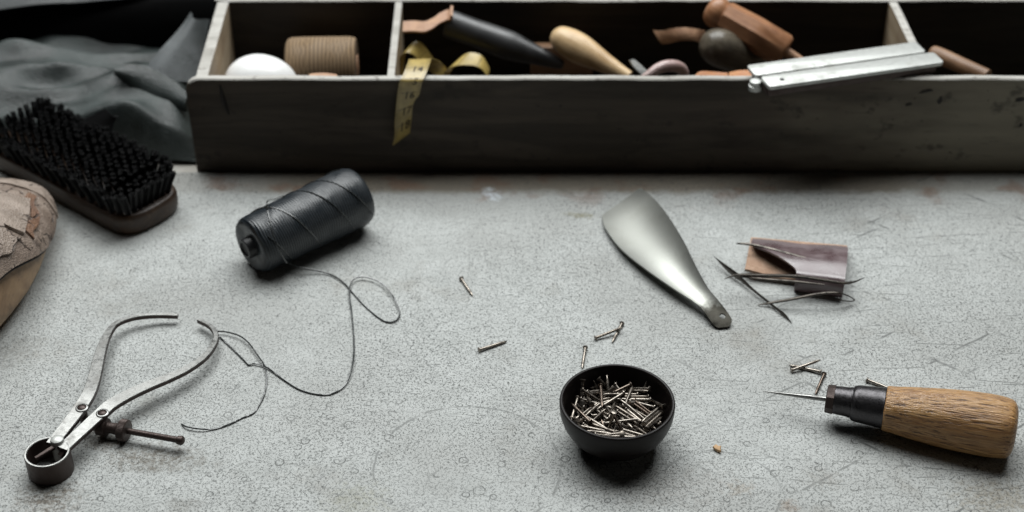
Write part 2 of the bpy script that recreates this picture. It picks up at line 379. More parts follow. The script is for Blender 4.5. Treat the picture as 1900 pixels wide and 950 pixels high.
def plain(name, c, rough=.5, metallic=0., spec=.5, var=.25, sc=150, bump=0.):
    m = MT(name, rough, metallic, spec); v = m.co('Object'); a = m.noise(v, sc, 4, .6)
    m.col(m.mix(m.mp(a, .3, .7), tuple(x * (1 - var) for x in c), tuple(min(1, x * (1 + var * .5)) for x in c)))
    m.rgh(m.mp(a, .3, .7, rough - .06, rough + .08))
    if bump: m.bump(a, bump)
    return m.m

def horn_material():
    m = MT('tinned_shoehorn', .42, 1.); v = m.co('Object'); ax = (P(1340, 590, 0) - P(1240, 470, 0)).normalized(); o = P(1240, 480, 0)
    d = m.n('ShaderNodeVectorMath', operation='DOT_PRODUCT', i_0=v, i_1=tuple(ax)).outputs['Value']; at_ = ax.dot(P(1316, 562, .008) - o)
    f = m.mp(m.math('ADD', d, m.math('MULTIPLY', m.math('SUBTRACT', m.noise(v, 130, 4, .6), .5), .016)), at_ - .006, at_ + .005)
    g = m.mp(m.noise(v, 60, 4, .6), .5, .75, 0, .25)
    m.col(m.mix(f, m.mix(g, (.34, .345, .32), (.25, .25, .22)), m.mix(m.noise(v, 200, 3), (.055, .053, .045), (.022, .02, .017))))
    m.rgh(m.math('ADD', .46, m.math('ADD', m.math('MULTIPLY', f, .06), m.mp(m.noise(v, 900, 2), .3, .7, -.03, .03)))); m.bump(m.noise(v, 1500, 2), .00002); return m.m
def nail_material():
    m = MT('dull_nail_steel', .3, 1.); v = m.co('Object'); a = m.noise(v, 260, 5, .65)
    rnd = m.n('ShaderNodeObjectInfo').outputs['Random']; c = m.mix(rnd, (.31, .28, .245), (.18, .155, .13)); c = m.mix(m.mp(rnd, .84, .92, 0, .5), c, (.12, .08, .06))
    f = m.mp(a, .46, .70, 0, .65); m.col(m.mix(f, c, (.05, .038, .03))); m.rgh(m.math('ADD', .27, m.math('MULTIPLY', f, .3))); m.put(m.b.inputs['Metallic'], m.math('SUBTRACT', 1., m.math('MULTIPLY', f, .6))); return m.m
M = dict(
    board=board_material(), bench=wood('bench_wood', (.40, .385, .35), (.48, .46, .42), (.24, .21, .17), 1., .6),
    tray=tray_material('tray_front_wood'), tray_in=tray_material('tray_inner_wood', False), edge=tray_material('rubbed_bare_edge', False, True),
    pale_side=wood('bare_divider_wood', (.34, .26, .17), (.42, .34, .24), (.20, .13, .08), 1., .6, (160, 9, 160)),
    egg=plain('white_glaze', (.86, .86, .85), .32, var=.03), twine=wound_material('tan_twine', (.10, .062, .032), (.30, .205, .115), 2200, .8, slope=0.),
    thread=wound_material('black_waxed_thread', (.004, .005, .0065), (.030, .038, .045), 3600, .37, slope=5.), strand=plain('black_strand', (.035, .039, .039), .25, spec=1., var=.3, sc=900),
    core=plain('black_card_core', (.02, .02, .022), .45), tape=tape_material(), ink=plain('tape_ink', (.03, .02, .008), .6),
    dark_handle=plain('black_polished_wood', (.024, .024, .025), .40, spec=.8, var=.5, sc=60), pale_wood=wood('pale_boxwood', (.62, .43, .23), (.74, .55, .33), (.36, .21, .09), 1., .38),
    red_wood=wood('reddish_fruitwood', (.33, .15, .07), (.45, .23, .12), (.15, .06, .028), 1., .42), brown_wood=wood('brown_handle_wood', (.22, .12, .065), (.31, .18, .10), (.09, .045, .022), 1., .5),
    grey_wood=wood('dark_greyed_wood', (.085, .070, .050), (.14, .12, .09), (.03, .024, .018), 1., .34), oak=oak_material(), brush_wood=wood('brush_back_wood', (.034, .018, .010), (.06, .033, .017), (.012, .006, .004), 1., .42),
    bristle=plain('black_bristle', (.004, .004, .0045), .42, spec=.3, var=.3, sc=900), steel=metal('worn_steel', (.28, .28, .27), (.10, .09, .08), .36, .45, 60), bright=metal('pale_aluminium', (.52, .53, .51), (.30, .30, .27), .50, .5, 60, .55),
    nail=nail_material(), needle=metal('needle_steel', (.10, .09, .08), (.016, .014, .012), .30, .75, 230),
    iron=metal('rusted_dark_iron', (.060, .043, .038), (.035, .018, .014), .42, .6, 170, .55, .0001), ferrule=metal('blackened_ferrule', (.065, .062, .065), (.015, .013, .013), .33, .4, 150, .85),
    horn=horn_material(),
    bowl=plain('dark_brown_lacquer', (.010, .0075, .007), .40, spec=.22, var=.3, sc=50), hide=leather('grey_green_hide', (.016, .021, .020), (.046, .058, .056), .42, 22, .0004),
    black_hide=plain('black_hide', (.003, .003, .0032), .8, spec=.12, var=.4, sc=40, bump=.0003), grey_hide=leather('grey_hide', (.06, .068, .07), (.11, .12, .125), .6, 40, .0004),
    dusk_hide=leather('dim_grey_hide', (.022, .025, .026), (.045, .05, .051), .55, 30, .0003), tan=leather('tan_leather', (.40, .22, .13), (.55, .33, .20), .55, 70), orange=leather('orange_leather', (.46, .17, .05), (.58, .26, .09), .5, 70),
    pink=leather('pinkish_leather', (.44, .30, .28), (.54, .41, .38), .34, 60), plum=leather('plum_leather', (.095, .060, .064), (.165, .122, .128), .32, 60, .00006),
    suede=leather('tan_suede', (.36, .225, .15), (.48, .33, .24), .85, 130, .0004), stitch=plain('dark_stitch', (.06, .025, .015), .8),
    last=last_material(), last_leather=patch_material('pale_cracked_leather', (.27, .21, .17), (.18, .135, .108), (.07, .05, .04)), last_light=patch_material('pale_smooth_leather', (.35, .285, .24), (.24, .19, .155), (.12, .088, .07)), last_brown=patch_material('brown_torn_leather', (.21, .12, .075), (.15, .08, .05), (.06, .035, .027)),
    seam=plain('black_seam', (.015, .011, .009), .7), chip=plain('leather_crumb', (.55, .36, .20), .8),
)

# ------------------------------------------------------------------ setting
BACK = P(950, 319).y
b_ = obj('bench_surface', box((-1.1, .2, -.04), (1.1, 1.9, -.004), .001), M['bench'], smooth=0); tag(b_, kind='structure')
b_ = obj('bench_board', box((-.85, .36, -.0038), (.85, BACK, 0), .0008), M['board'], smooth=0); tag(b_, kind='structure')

# ------------------------------------------------------------------ tool tray
YF, YR, TH, TOP, BOT = BACK + .001, PY(950, 3, 1.107).y, .0062, PY(950, 148, BACK).z, -.0039
XL, XR = PY(353, 230, YF).x, .52
def edged(geo, side=0, top=1, ztop=TOP):
    """material index per face: faces that look up along the rim get the rubbed edge."""
    ids = []
    for f in geo[1]:
        a, b, c = (V(geo[0][f[i]]) for i in (0, 1, 2)); n = (b - a).cross(c - a).normalized(); ids.append(top if abs(n.z) > .45 and max(V(geo[0][i]).z for i in f) > ztop - .004 else side)
    return ids
tray = thing('tool_tray', 'long weathered dark wooden tool tray with open compartments', 'tool tray', ((XL + XR) / 2, (YF + YR) / 2, BOT))
def wobble(g, amp=.0007):
    return [V(p) + V((0, noise.noise(V(p) * 18) * amp, noise.noise(V(p) * 35 + V((5, 1, 2))) * amp if p[2] > .02 else 0)) for p in g[0]], g[1]
def board_xz(x0, x1, y0, y1, z0, z1, rl=0., n=60):
    """upright board, round upper left corner, finely cut so that its rim can wander."""
    top = [(x0, z0)] + [(x0, z0 + (z1 - rl - z0) * k / 6) for k in range(1, 6)]
    if rl: top += [(x0 + rl - rl * math.cos(a), z1 - rl + rl * math.sin(a)) for a in [math.pi / 2 * k / 8 for k in range(9)]]
    else: top += [(x0, z1)]
    xs = x0 + rl; top += [(xs + (x1 - xs) * k / n, z1) for k in range(1, n + 1)] + [(x1, z0)]
    e = .0009; N = len(top); cx = (x0 + x1) / 2; cz = (z0 + z1) / 2
    def ins(p): return (p[0] + (e if p[0] < cx else -e) * (1 if p[1] < z1 - 1e-4 else 0), p[1] - (e if p[1] > z0 + .01 and p[0] > x0 + 1e-5 else 0))
    vs = [V((p[0], y, p[1])) for y, q in ((y0, 1), (y0 + e, 0), (y1 - e, 0), (y1, 1)) for p in ([ins(t) for t in top] if q else top)]
    fs = [(r * N + k, r * N + (k + 1) % N, (r + 1) * N + (k + 1) % N, (r + 1) * N + k) for r in range(3) for k in range(N)]
    fs += [tuple(range(N)), tuple(range(3 * N, 4 * N))]
    return vs, fs
g = wobble(board_xz(XL, XR, YF, YF + TH, BOT, TOP, .010)); obj('front_board', g, [M['tray'], M['edge']], tray, mids=edged(g), smooth=30)
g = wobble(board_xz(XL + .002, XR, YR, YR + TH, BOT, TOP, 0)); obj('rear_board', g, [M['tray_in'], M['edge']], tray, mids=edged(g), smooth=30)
def crossboard(name, u0, u1, u2, u3, thick, inner):
    """board across the tray; its upper rim runs from (u0 at the front) to (u2 at the back)."""
    xf_, xb = PY(u0, 148, YF + TH).x, PY(u2, 3, YR).x
    def f(s, t): return (xf_ + (xb - xf_) * s, YF + TH + (YR - YF - TH) * s, BOT + .004 + (TOP - .0012 - BOT - .004) * t)
    g0 = shell(f, 8, 6, thick); g = wobble(g0); return obj(name, g, [inner, M['edge']], tray, mids=edged(g, ztop=TOP - .001), smooth=30)
crossboard('end_board', 386, 0, 424, 0, .0085, M['pale_side'])
crossboard('divider', 732, 0, 746, 0, .0052, M['pale_side'])
crossboard('divider', 1731, 0, 1664, 0, .0062, M['pale_side'])
FL = .012
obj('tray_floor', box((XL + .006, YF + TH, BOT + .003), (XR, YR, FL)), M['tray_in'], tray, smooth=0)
marks = []
for u, v, ru, rv in ((1718, 169, .0042, .0014), (1744, 186, .0016, .0026), (1685, 194, .0022, .0012), (1893, 185, .004, .0013), (1894, 232, .001, .002), (1040, 196, .0009, .0009)):
    c = PY(u, v, YF); vs = [V((c.x + ru * math.cos(a) * (1 + .3 * math.sin(3 * a + u)), YF - .0004, c.z + rv * math.sin(a) * (1 + .25 * math.cos(2 * a + v)) + .2 * ru * math.cos(a))) for a in [k * math.pi / 8 for k in range(16)]]
    marks.append((vs + [p + V((0, .0006, 0)) for p in vs], [tuple(range(16)), tuple(range(31, 15, -1))] + [(k, (k + 1) % 16, 16 + (k + 1) % 16, 16 + k) for k in range(16)]))
pts = [PY(u, v, YF - .0002) for u, v in ((408, 158), (411, 172), (415, 188), (420, 200), (424, 212))]
marks.append(tube(crom(pts, 5), [.0006 + .0013 * math.sin(math.pi * k / 20) for k in range(21)], 6))
for g in marks: obj('burn_mark', g, M['seam'], tray, smooth=0)

# ------------------------------------------------------------------ left compartment
c = V((PY(478, 143, 1.028).x, 1.028, FL + .0245))
g = lathe([(.0285 * math.cos(a) * (1 + .07 * math.cos(a)), max(.0245 * math.sin(a), .0002)) for a in [math.pi - math.pi * k / 24 for k in range(25)]], 36)
zl = EYE.z - 1.028 * math.tan(PITCH + math.atan((101 - 475) / F)); c.z = zl - .0245 / math.cos(R(28)) + .0005
tag(obj('darning_egg', xf(g, Matrix.Translation(c)), M['egg'], origin=c), 'smooth white egg lying in the left compartment of the tray', 'egg')
Yt = 1.074; rt = .0225; x0, x1 = PY(531, 100, Yt).x, PY(661, 100, Yt).x
zc = EYE.z - Yt * math.tan(PITCH + math.atan((69 - 475) / F)) - rt / math.cos(R(27.5)) + .0005
t = thing('twine_spool', 'fat spool of tan twine behind the white egg', 'spool', ((x0 + x1) / 2, Yt, zc), frame((1, .03, 0)))
h = (x1 - x0) / 2
obj('winding', lathe([(-h, .008), (-h, rt * .82), (-h + .0015, rt * .93), (-h + .004, rt * .985), (-h + .01, rt), (0, rt * 1.005), (h - .006, rt), (h - .002, rt * .97), (h, rt * .9), (h, .008)], 48), M['twine'], t, local=True)
obj('core', lathe([(-h - .0008, .0079), (h + .0008, .0079)], 24), M['tan'], t, local=True)
# tan leather scrap just showing over the rim
def scrap(name, pix, label, cat, mat, th=.0018, group=None):
    """a bent strip of leather through rows of (u_top, v_top, y_top, u_bot, v_bot, y_bot)."""
    rows = crom([tuple(PY(a, b, c_)) + tuple(PY(d, e, f_)) for a, b, c_, d, e, f_ in pix], 6); n = len(rows) - 1
    def f(s, t):
        r = rows[min(n, int(round(s * n)))]; k = .004 * math.sin(t * math.pi) * .3
        return (r[0] + (r[3] - r[0]) * t, r[1] + (r[4] - r[1]) * t - k, r[2] + (r[5] - r[2]) * t)
    g = shell(f, n, 6, th); o = sum((V(p) for p in g[0]), V()) / len(g[0])
    return tag(obj(name, g, mat, origin=o), label, cat, group)
scrap('leather_scrap', [(575, 141, 1.0, 575, 152, .992), (590, 139, 1.0, 592, 152, .992), (605, 139, 1.0, 608, 152, .992), (625, 142, 1.0, 625, 152, .992)], 'brown leather scrap peeping over the rim below the tan twine spool', 'leather scrap', M['tan'])

# ------------------------------------------------------------------ tape measure
def tape():
    # (x, y, z, side x, side y, side z) along the tape, starting at the hanging end
    W = .0164
    rows = []
    def add(u, v, y, sx, sy, sz): p = PY(u, v, y); s = V((sx, sy, sz)).normalized(); rows.append(tuple(p) + tuple(s))
    yf = YF - .0016
    for u, v, dy, tw, rl in ((745, 259, -.0035, .78, .33), (749, 240, -.003, .75, .18), (750, 222, -.0026, .80, .08), (753, 203, -.001, .88, .10), (757, 180, -.0005, .97, .03), (760, 163, -.001, 1, .02), (763, 151, -.002, 1, 0)):
        add(u, v, yf + dy, tw, math.sqrt(max(0, 1 - tw * tw)), rl)
    add(768, 140, YF + .001, 1, .02, 0); add(773, 128, YF + .008, 1, .03, .0); add(778, 114, YF + .019, .99, .08, -.02); add(781, 109, YF + .026, .97, .14, -.03)
    add(797, 116, YF + .036, .8, .5, -.1); add(812, 128, YF + .043, .6, .8, -.1); add(822, 140, YF + .046, .4, .9, 0); add(832, 140, YF + .05, .2, .98, 0)
    add(836, 128, YF + .052, .65, .7, .25); add(846, 116, YF + .053, .6, .75, .25); add(864, 110, YF + .052, .45, .85, .2); add(886, 113, YF + .05, .3, .95, .05); add(899, 124, YF + .048, .15, 1, -.1); add(905, 142, YF + .046, .1, 1, 0)
    add(890, 158, YF + .05, .1, 1, 0); add(830, 166, YF + .06, .2, 1, 0); add(752, 160, YF + .07, .3, .9, 0); add(741, 140, YF + .072, .4, .9, 0); add(744, 110, YF + .072, .45, .9, .1); add(758, 90, YF + .073, .4, .9, .1); add(772, 90, YF + .075, .4, .9, .1); add(786, 104, YF + .077, .4, .9, 0); add(798, 122, YF + .078, .4, .9, 0)
    R_ = crom(rows, 7); vs, uv = [], []; dist = 0; prev = None; n = 5
    for r in R_:
        p = V(r[:3]); s = V(r[3:]).normalized()
        if prev is not None: dist += (p - prev).length
        prev = p
        for k in range(n): vs.append(p + s * W * (k / (n - 1) - .5)); uv.append((dist / .0128, k / (n - 1)))
    fs = [(i * n + k, i * n + k + 1, (i + 1) * n + k + 1, (i + 1) * n + k) for i in range(len(R_) - 1) for k in range(n - 1)]
    # thickness
    N = len(vs); nr = []
    for i in range(len(R_)):
        for k in range(n):
            a = vs[min(i + 1, len(R_) - 1) * n + k] - vs[max(i - 1, 0) * n + k]; b = vs[i * n + min(k + 1, n - 1)] - vs[i * n + max(k - 1, 0)]; nr.append(a.cross(b).normalized())
    back = [p + q * .0005 for p, q in zip(vs, nr)]
    F2 = fs + [tuple(N + i for i in reversed(f)) for f in fs]; L = len(R_) - 1
    F2 += [(i * n, (i + 1) * n, N + (i + 1) * n, N + i * n) for i in range(L)] + [(i * n + n - 1, N + i * n + n - 1, N + (i + 1) * n + n - 1, (i + 1) * n + n - 1) for i in range(L)]
    F2 += [(k, N + k, N + k + 1, k + 1) for k in range(n - 1)] + [(L * n + k, L * n + k + 1, N + L * n + k + 1, N + L * n + k) for k in range(n - 1)]
    t = thing('tape_measure', 'yellow cloth tape measure hanging over the front of the tray', 'tape measure', tuple(P(765, 150, TOP)))
    o = obj('tape_band', (vs + back, F2), M['tape'], t, uvs=uv + uv, smooth=50)
    # numbers printed down the hanging end, as thin raised ink
    def on(d, w):           # point on the hanging end: d metres from its tip, w across (0..1)
        acc = 0
        for i in range(len(R_) - 1):
            a, b = V(R_[i][:3]), V(R_[i + 1][:3]); l = (b - a).length
            if acc + l >= d:
                f = (d - acc) / l; p = a.lerp(b, f); s = V(R_[i][3:]).lerp(V(R_[i + 1][3:]), f).normalized(); q = s.cross((b - a).normalized())
                if q.y > 0: q = -q
                return p + s * W * (w - .5) + q * .0002
            acc += l
        return V(R_[-1][:3])
    gs = []
    for k, (txt, size) in enumerate((('18', .0105), ('17', .0085), ('16', .0088), ('15', .0085), ('14', .009))):
        cu = bpy.data.curves.new('n', 'FONT'); cu.body = txt; cu.size = size; cu.align_x = 'CENTER'; cu.offset = .0001; cu.resolution_u = 3
        to = bpy.data.objects.new('n', cu); COL.objects.link(to); bpy.context.view_layer.update()
        me = to.evaluated_get(bpy.context.evaluated_depsgraph_get()).to_mesh()
        vv = [on(.0128 * (k + .93) - .004 + p.co.y, .5 + p.co.x / W * .95 + .05) for p in me.vertices]; ff = [tuple(f.vertices) for f in me.polygons]
        gs.append((vv, ff)); bpy.data.objects.remove(to); bpy.data.curves.remove(cu)
    obj('printed_numbers', join(*gs), M['ink'], t, smooth=0)
tape()

# ------------------------------------------------------------------ tools lying in the tray
def tool(name, label, cat, a, b, parts, roll=0.):
    """a turned tool from a (butt) to b (point); parts = (name, profile in metres from a, material, sides)."""
    t = thing(name, label, cat, tuple(a), frame(b - a) @ Matrix.Rotation(roll, 3, 'X'))
    for nm, prof, mat, n in parts:
        obj(nm, lathe(crom(prof, 5) if n > 12 else prof, n), mat, t, local=True)
    return t
a, b = PY(828, 42, 1.082), PY(1046, 121, 1.062); L = (b - a).length; k = 1.19 / 2850
t = tool('burnishing_tool', 'long black handled tool with a leather strap at its upper end', 'hand tool', a, b,
         [('handle', [(0, .004), (.0006, 22 * k), (.004, 26 * k), (L * .25, 26 * k), (L * .5, 27.5 * k), (L * .6, 25 * k), (L * .8, 17 * k), (L * .97, 10 * k), (L, 5 * k)], M['dark_handle'], 24)])
rows = crom([tuple(PY(u, v, y)) for u, v, y in ((838, 14, 1.078), (836, 22, 1.079), (826, 25, 1.08), (812, 31, 1.076), (800, 40, 1.07), (785, 46, 1.066), (765, 45, 1.064), (746, 46, 1.064))], 6)
def f(s, t_):
    r = V(rows[int(round(s * (len(rows) - 1)))]); return r + V((.001, -.007 * (1 - t_) + .003 * t_, -.0035 * (1 - t_)))
obj('leather_strap', shell(f, len(rows) - 1, 4, .002), M['tan'], t)
a, b = PY(1041, 71, 1.07), PY(1168, 143, 1.036); L = (b - a).length
tool('pear_awl_handle', 'pale bare wooden pear shaped handle lying in the tray', 'awl handle', a, b,
     [('handle', [(-.0085, .0005), (-.007, .005), (-.003, .0088), (.004, .0108), (.012, .0117), (.022, .0112), (L * .6, .0082), (L * .85, .0056), (L, .0045)], M['pale_wood'], 32),
      ('tang', [(L, .0015), (L + .014, .0012)], M['needle'], 8)])
a, b = PY(1172, 112, 1.03), PY(1205, 146, 1.0)
g = bar([tuple(a) + (.004,), tuple(a.lerp(b, .3)) + (.0065,), tuple(b) + (.007,)], .0016); tag(obj('steel_blade', g, M['steel'], origin=a), 'small grey steel blade beside the tip of the pale wooden handle', 'blade')
pts = crom([tuple(PY(u, v, y)) for u, v, y in ((1190, 148, .998), (1207, 137, 1.0), (1222, 127, 1.003), (1240, 122, 1.006), (1258, 124, 1.01), (1268, 133, 1.012), (1272, 150, 1.012))], 6)
tag(obj('leather_loop', tube(pts, [.0022 + .0022 * math.sin(math.pi * i / (len(pts) - 1)) ** .6 for i in range(len(pts))], 12, 1.1), M['pink'], origin=pts[10]), 'pinkish curved leather loop showing above the middle of the rim', 'leather loop')
scrap('leather_strip', [(1213, 56, 1.075, 1229, 80, 1.07), (1228, 57, 1.072, 1243, 78, 1.068), (1245, 54, 1.068, 1255, 75, 1.064), (1265, 52, 1.066, 1270, 73, 1.062), (1285, 54, 1.068, 1290, 76, 1.064), (1305, 57, 1.075, 1306, 84, 1.07)], 'wavy tan leather strip jutting left of the dark rounded handle', 'leather strip', M['tan'])
a, b = PY(1325, 84, 1.045), PY(1425, 128, 1.068); L = (b - a).length
tool('dark_mallet_handle', 'dark rounded wooden handle end under the reddish handle', 'tool handle', a, b,
     [('handle', [(-.0105, .0006), (-.009, .0065), (-.004, .0118), (.003, .0142), (.012, .0145), (L * .6, .0125), (L, .0095)], M['grey_wood'], 28)])
a, b = PY(1336, 26, 1.07), PY(1458, 96, 1.045); L = (b - a).length
tool('faceted_tool_handle', 'reddish faceted wooden handle leaning over the dark rounded handle', 'tool handle', a, b,
     [('knob', [(-.0115, .0015), (-.0105, .0075), (-.007, .0112), (-.002, .0122), (.003, .0108)], M['red_wood'], 28), ('handle', [(.0025, .0100), (.0035, .0122), (L * .5, .0134), (L * .96, .0128), (L, .0108)], M['red_wood'], 8),
      ('tang', [(L, .0042), (L + .018, .0026)], M['tan'], 12)], R(10))
scrap('leather_offcut', [(1286, 146, .992, 1288, 156, .99), (1300, 135, .995, 1300, 150, .99), (1325, 136, .996, 1325, 152, .99), (1350, 138, .995, 1350, 152, .99)], 'orange leather offcut just behind the rim, left of the longer orange piece', 'leather offcut', M['orange'], group='orange leather offcuts')
scrap('leather_offcut', [(1352, 137, .998, 1352, 152, .992), (1370, 134, 1.0, 1370, 150, .992), (1395, 133, 1.0, 1395, 150, .992), (1415, 134, 1.0, 1415, 150, .992)], 'longer orange leather offcut touching the left end of the steel bar', 'leather offcut', M['orange'], group='orange leather offcuts')
a, b = PY(1735, 100, 1.045), PY(1832, 142, 1.012); L = (b - a).length
tool('brown_tool_handle', 'plain brown wooden handle behind the right end of the steel bar', 'tool handle', a, b, [('handle', [(-.004, .002), (-.003, .0052), (.004, .0062), (L * .6, .0058), (L, .0055)], M['brown_wood'], 20)])
tag(obj('dark_wood_block', box(PY(985, 90, 1.09) + V((0, 0, -.05)), PY(1100, 78, 1.099), .001), M['brown_wood'], origin=PY(1040, 90, 1.095)), 'dim brown wooden stick behind the black handle and pale handle', 'wooden stick')

# steel bar resting across the rim
ZB = TOP + .0002
A0, B0 = P(1412, 141, ZB + .008), P(1738, 95, ZB + .008)
t = thing('folding_steel_bar', 'pale worn steel double bar resting on the rim of the tray', 'metal bar', (A0.x, A0.y, ZB), frame(V((B0.x - A0.x, B0.y - A0.y, 0))))
L = (V((B0.x - A0.x, B0.y - A0.y, 0))).length
def strip(y0, y1, z0, z1, xa, xb, skew=.0, bev=.0005):
    r = .003; pl = [(xa + skew * 0, y0), (xb, y0), (xb, y1), (xa, y1)]
    out = []
    for i, p in enumerate(pl):
        q0, q1 = V(pl[i - 1]), V(pl[(i + 1) % 4]); p = V(p); d0, d1 = (q0 - p).normalized(), (q1 - p).normalized()
        for s in range(5):
            w = s / 4; out.append(tuple((p + d0 * r * (1 - w) ** 2 + d1 * r * w ** 2)))
    return prism(out, z0, z1, bev)
L -= .006; hw = .0172
obj('lower_bar', strip(-hw + .001, hw - .001, .0, .0055, -.0005, L - .001), M['iron'], t, local=True)
obj('upper_strip', strip(.0009, hw, .0055, .0085, -.004, L - .002), M['bright'], t, local=True)
obj('upper_strip', strip(-hw, -.0009, .0055, .0085, -.001, L + .003), M['bright'], t, local=True)
obj('pivot_pin', lathe([(.001, .0045), (.0045, .0048), (.005, .004), (.0055, .0042), (.008, .0042), (.0088, .003), (.009, .0004)], 24, 'Z'), M['bright'], t, local=True).location = (-.0045, -.0015, -.0025)
p_ = obj('rivet', lathe([(.0085, .0017), (.0088, .0015), (.0089, .0003)], 16, 'Z'), M['ferrule'], t, local=True); p_.location = (.012, -.0095, 0)

# ------------------------------------------------------------------ leather behind the brush
def hide_front(x): return .997 + .02 * sm(-.32, -.50, x) + .005 * noise.noise(V((x * 18, 3.1, 0)))
def hide_h(x, y):
    yf = hide_front(x)
    base = .029 * sm(yf - .004, yf + .014, y) * sm(-.229, -.262, x + .25 * (y - 1.02))
    base *= 1 - .25 * sm(1.06, 1.13, y)
    # sharp fold running to the tray
    a, b = V((-.312, 1.066)), V((-.246, 1.030)); p = V((x, y)); ab = b - a; tt = max(-.2, min(1.1, (p - a).dot(ab) / ab.length_squared)); q = a + ab * tt; d = (p - q).length
    side = 1 if (p - q).dot(V((.5, .87))) > 0 else -1
    w = .011 if side > 0 else .017
    fold = .007 * math.exp(-(d / w) ** 2) * sm(-.25, .05, tt)
    hump = .020 * math.exp(-(((x + .405) / .05) ** 2 + ((y - 1.095) / .028) ** 2)) + .010 * math.exp(-(((x + .30) / .03) ** 2 + ((y - 1.012) / .014) ** 2))
    rg = 1 - 2.4 * math.sqrt(noise.noise(V((x * 9 + y * 12, y * 26 - x * 9, 7.7))) ** 2 + .012); fl = .008 * noise.noise(V((x * 14 + y * 9, y * 30 - x * 6, 1.7))) + .008 * max(rg, -.6) * sm(-.25, -.33, x) + .003 * noise.noise(V((x * 40, y * 60, 4.)))
    k = sm(yf - .002, yf + .016, y) * sm(-.229, -.262, x + .25 * (y - 1.02))
    return -.0035 + base + (fold + hump + fl) * k
def f(s, t_):
    x = -.66 + (.66 - .2315) * s; y0 = hide_front(x); y = y0 + (1.165 - y0) * t_ ** 1.3; return (x, y, max(-.0028, hide_h(x, y)))
t = thing('leather_hide', 'soft grey green leather hide crumpled left of the tray', 'leather hide', (-.36, 1.06, -.004))
obj('crumpled_sheet', shell(f, 130, 80, .0016), M['hide'], t, smooth=80)
def f(s, t_):
    lo = PY(262 + 100 * t_, 150 + 22 * t_, 1.048); hi = PY(352 + 28 * t_, 32 + 26 * t_ ** 1.5, 1.104)
    p = lo.lerp(hi, s); return p + V((0, .018 * (t_ - .05) ** 2 - .005 * math.sin(s * 3.14) + .010 * math.exp(-(t_ / .12) ** 2), .002 * math.sin(5 * s + 3 * t_)))
obj('upturned_corner', shell(f, 30, 20, .0018), M['grey_hide'], t, smooth=80)
Tc = crom([tuple(PY(u, v, y)) for u, v, y in ((212, 129, 1.052), (238, 122, 1.056), (280, 128, 1.056), (320, 150, 1.047), (348, 176, 1.036))], 6)
Bc = crom([tuple(PY(u, v, y)) for u, v, y in ((216, 136, 1.050), (234, 152, 1.047), (262, 173, 1.043), (300, 190, 1.036), (348, 206, 1.028))], 6)
def f(s, t_):
    i = int(round(s * (len(Tc) - 1))); a, b = V(Tc[i]), V(Bc[i]); q = a.lerp(b, t_); return q + V((0, -.003 * math.sin(t_ * 3.14), .0015 * math.sin(t_ * 3.14)))
obj('folded_edge', shell(f, len(Tc) - 1, 10, .002), M['hide'], t, smooth=80)
Tb = [V(p) + V((0, .002, -.001)) for p in Tc]
def f(s, t_):
    i = int(round(s * (len(Tb) - 1))); a = Tb[i]; return V((a.x - .004 * t_, a.y + .055 * t_, a.z - .030 * t_ ** 1.4))
obj('folded_back', shell(f, len(Tb) - 1, 10, .002), M['hide'], t, smooth=80)
def f(s, t_):
    pl = (PY(125 + 10 * t_, 240, .995), PY(198 + 17 * t_, 203 + 9 * t_, 1.0)); q = (PY(205, 262, .985), PY(214, 214, .997))
    a = pl[0].lerp(pl[1], s); b = V(q[0]).lerp(q[1], s); return a.lerp(b, t_) + V((0, -.003 * math.sin(3.14 * t_), 0))
g = shell(f, 12, 10, .002); tag(obj('leather_offcut', g, M['black_hide'], origin=PY(180, 230, .99)), 'stiff black leather offcut standing up behind the shoe brush', 'leather offcut')
# black hide rolled behind
def roll_geo():
    vs, fs = [], []; n, m_ = 40, 60
    for i in range(m_ + 1):
        s = i / m_; x = -.75 + .68 * s; rz = .040 + .010 * sm(.35, .85, s) + .003 * noise.noise(V((x * 9, 0, 2))); ry = .075
        cy = 1.205 + .03 * s
        for k in range(n):
            a = 2 * math.pi * k / n; q = 1 + .05 * noise.noise(V((x * 12, math.cos(a) * 2, math.sin(a) * 2)))
            vs.append(V((x, cy + ry * math.copysign(abs(math.cos(a)) ** .45, math.cos(a)) * q, max(-.0036, rz * .35 + rz * math.copysign(abs(math.sin(a)) ** .6, math.sin(a)) * q))))
    for i in range(m_):
        for k in range(n): fs.append((i * n + k, i * n + (k + 1) % n, (i + 1) * n + (k + 1) % n, (i + 1) * n + k))
    fs += [tuple(range(n)), tuple(range(m_ * n, (m_ + 1) * n))]; return vs, fs
tag(obj('rolled_hide', roll_geo(), M['black_hide'], origin=(-.4, 1.21, 0), smooth=80), 'thick black hide rolled up behind the grey leather', 'rolled hide')

def f(s, t_):
    a = P(-160 + 480 * s, 12 - 22 * (s * 1.92 - .64), .0585); y = a.y + .07 * t_
    return V((a.x, y, max(0.0600, 0) - .0035 * (1 - t_) ** 8 + .003 * noise.noise(V((a.x * 20, y * 30, 1))) + .004 * math.sin(t_ * 3)))
g = shell(f, 40, 16, .002); tag(obj('grey_leather_sheet', g, M['dusk_hide'], origin=P(60, 8, .06), smooth=80), 'grey leather sheet edge lying on the black roll, top left corner', 'leather sheet')

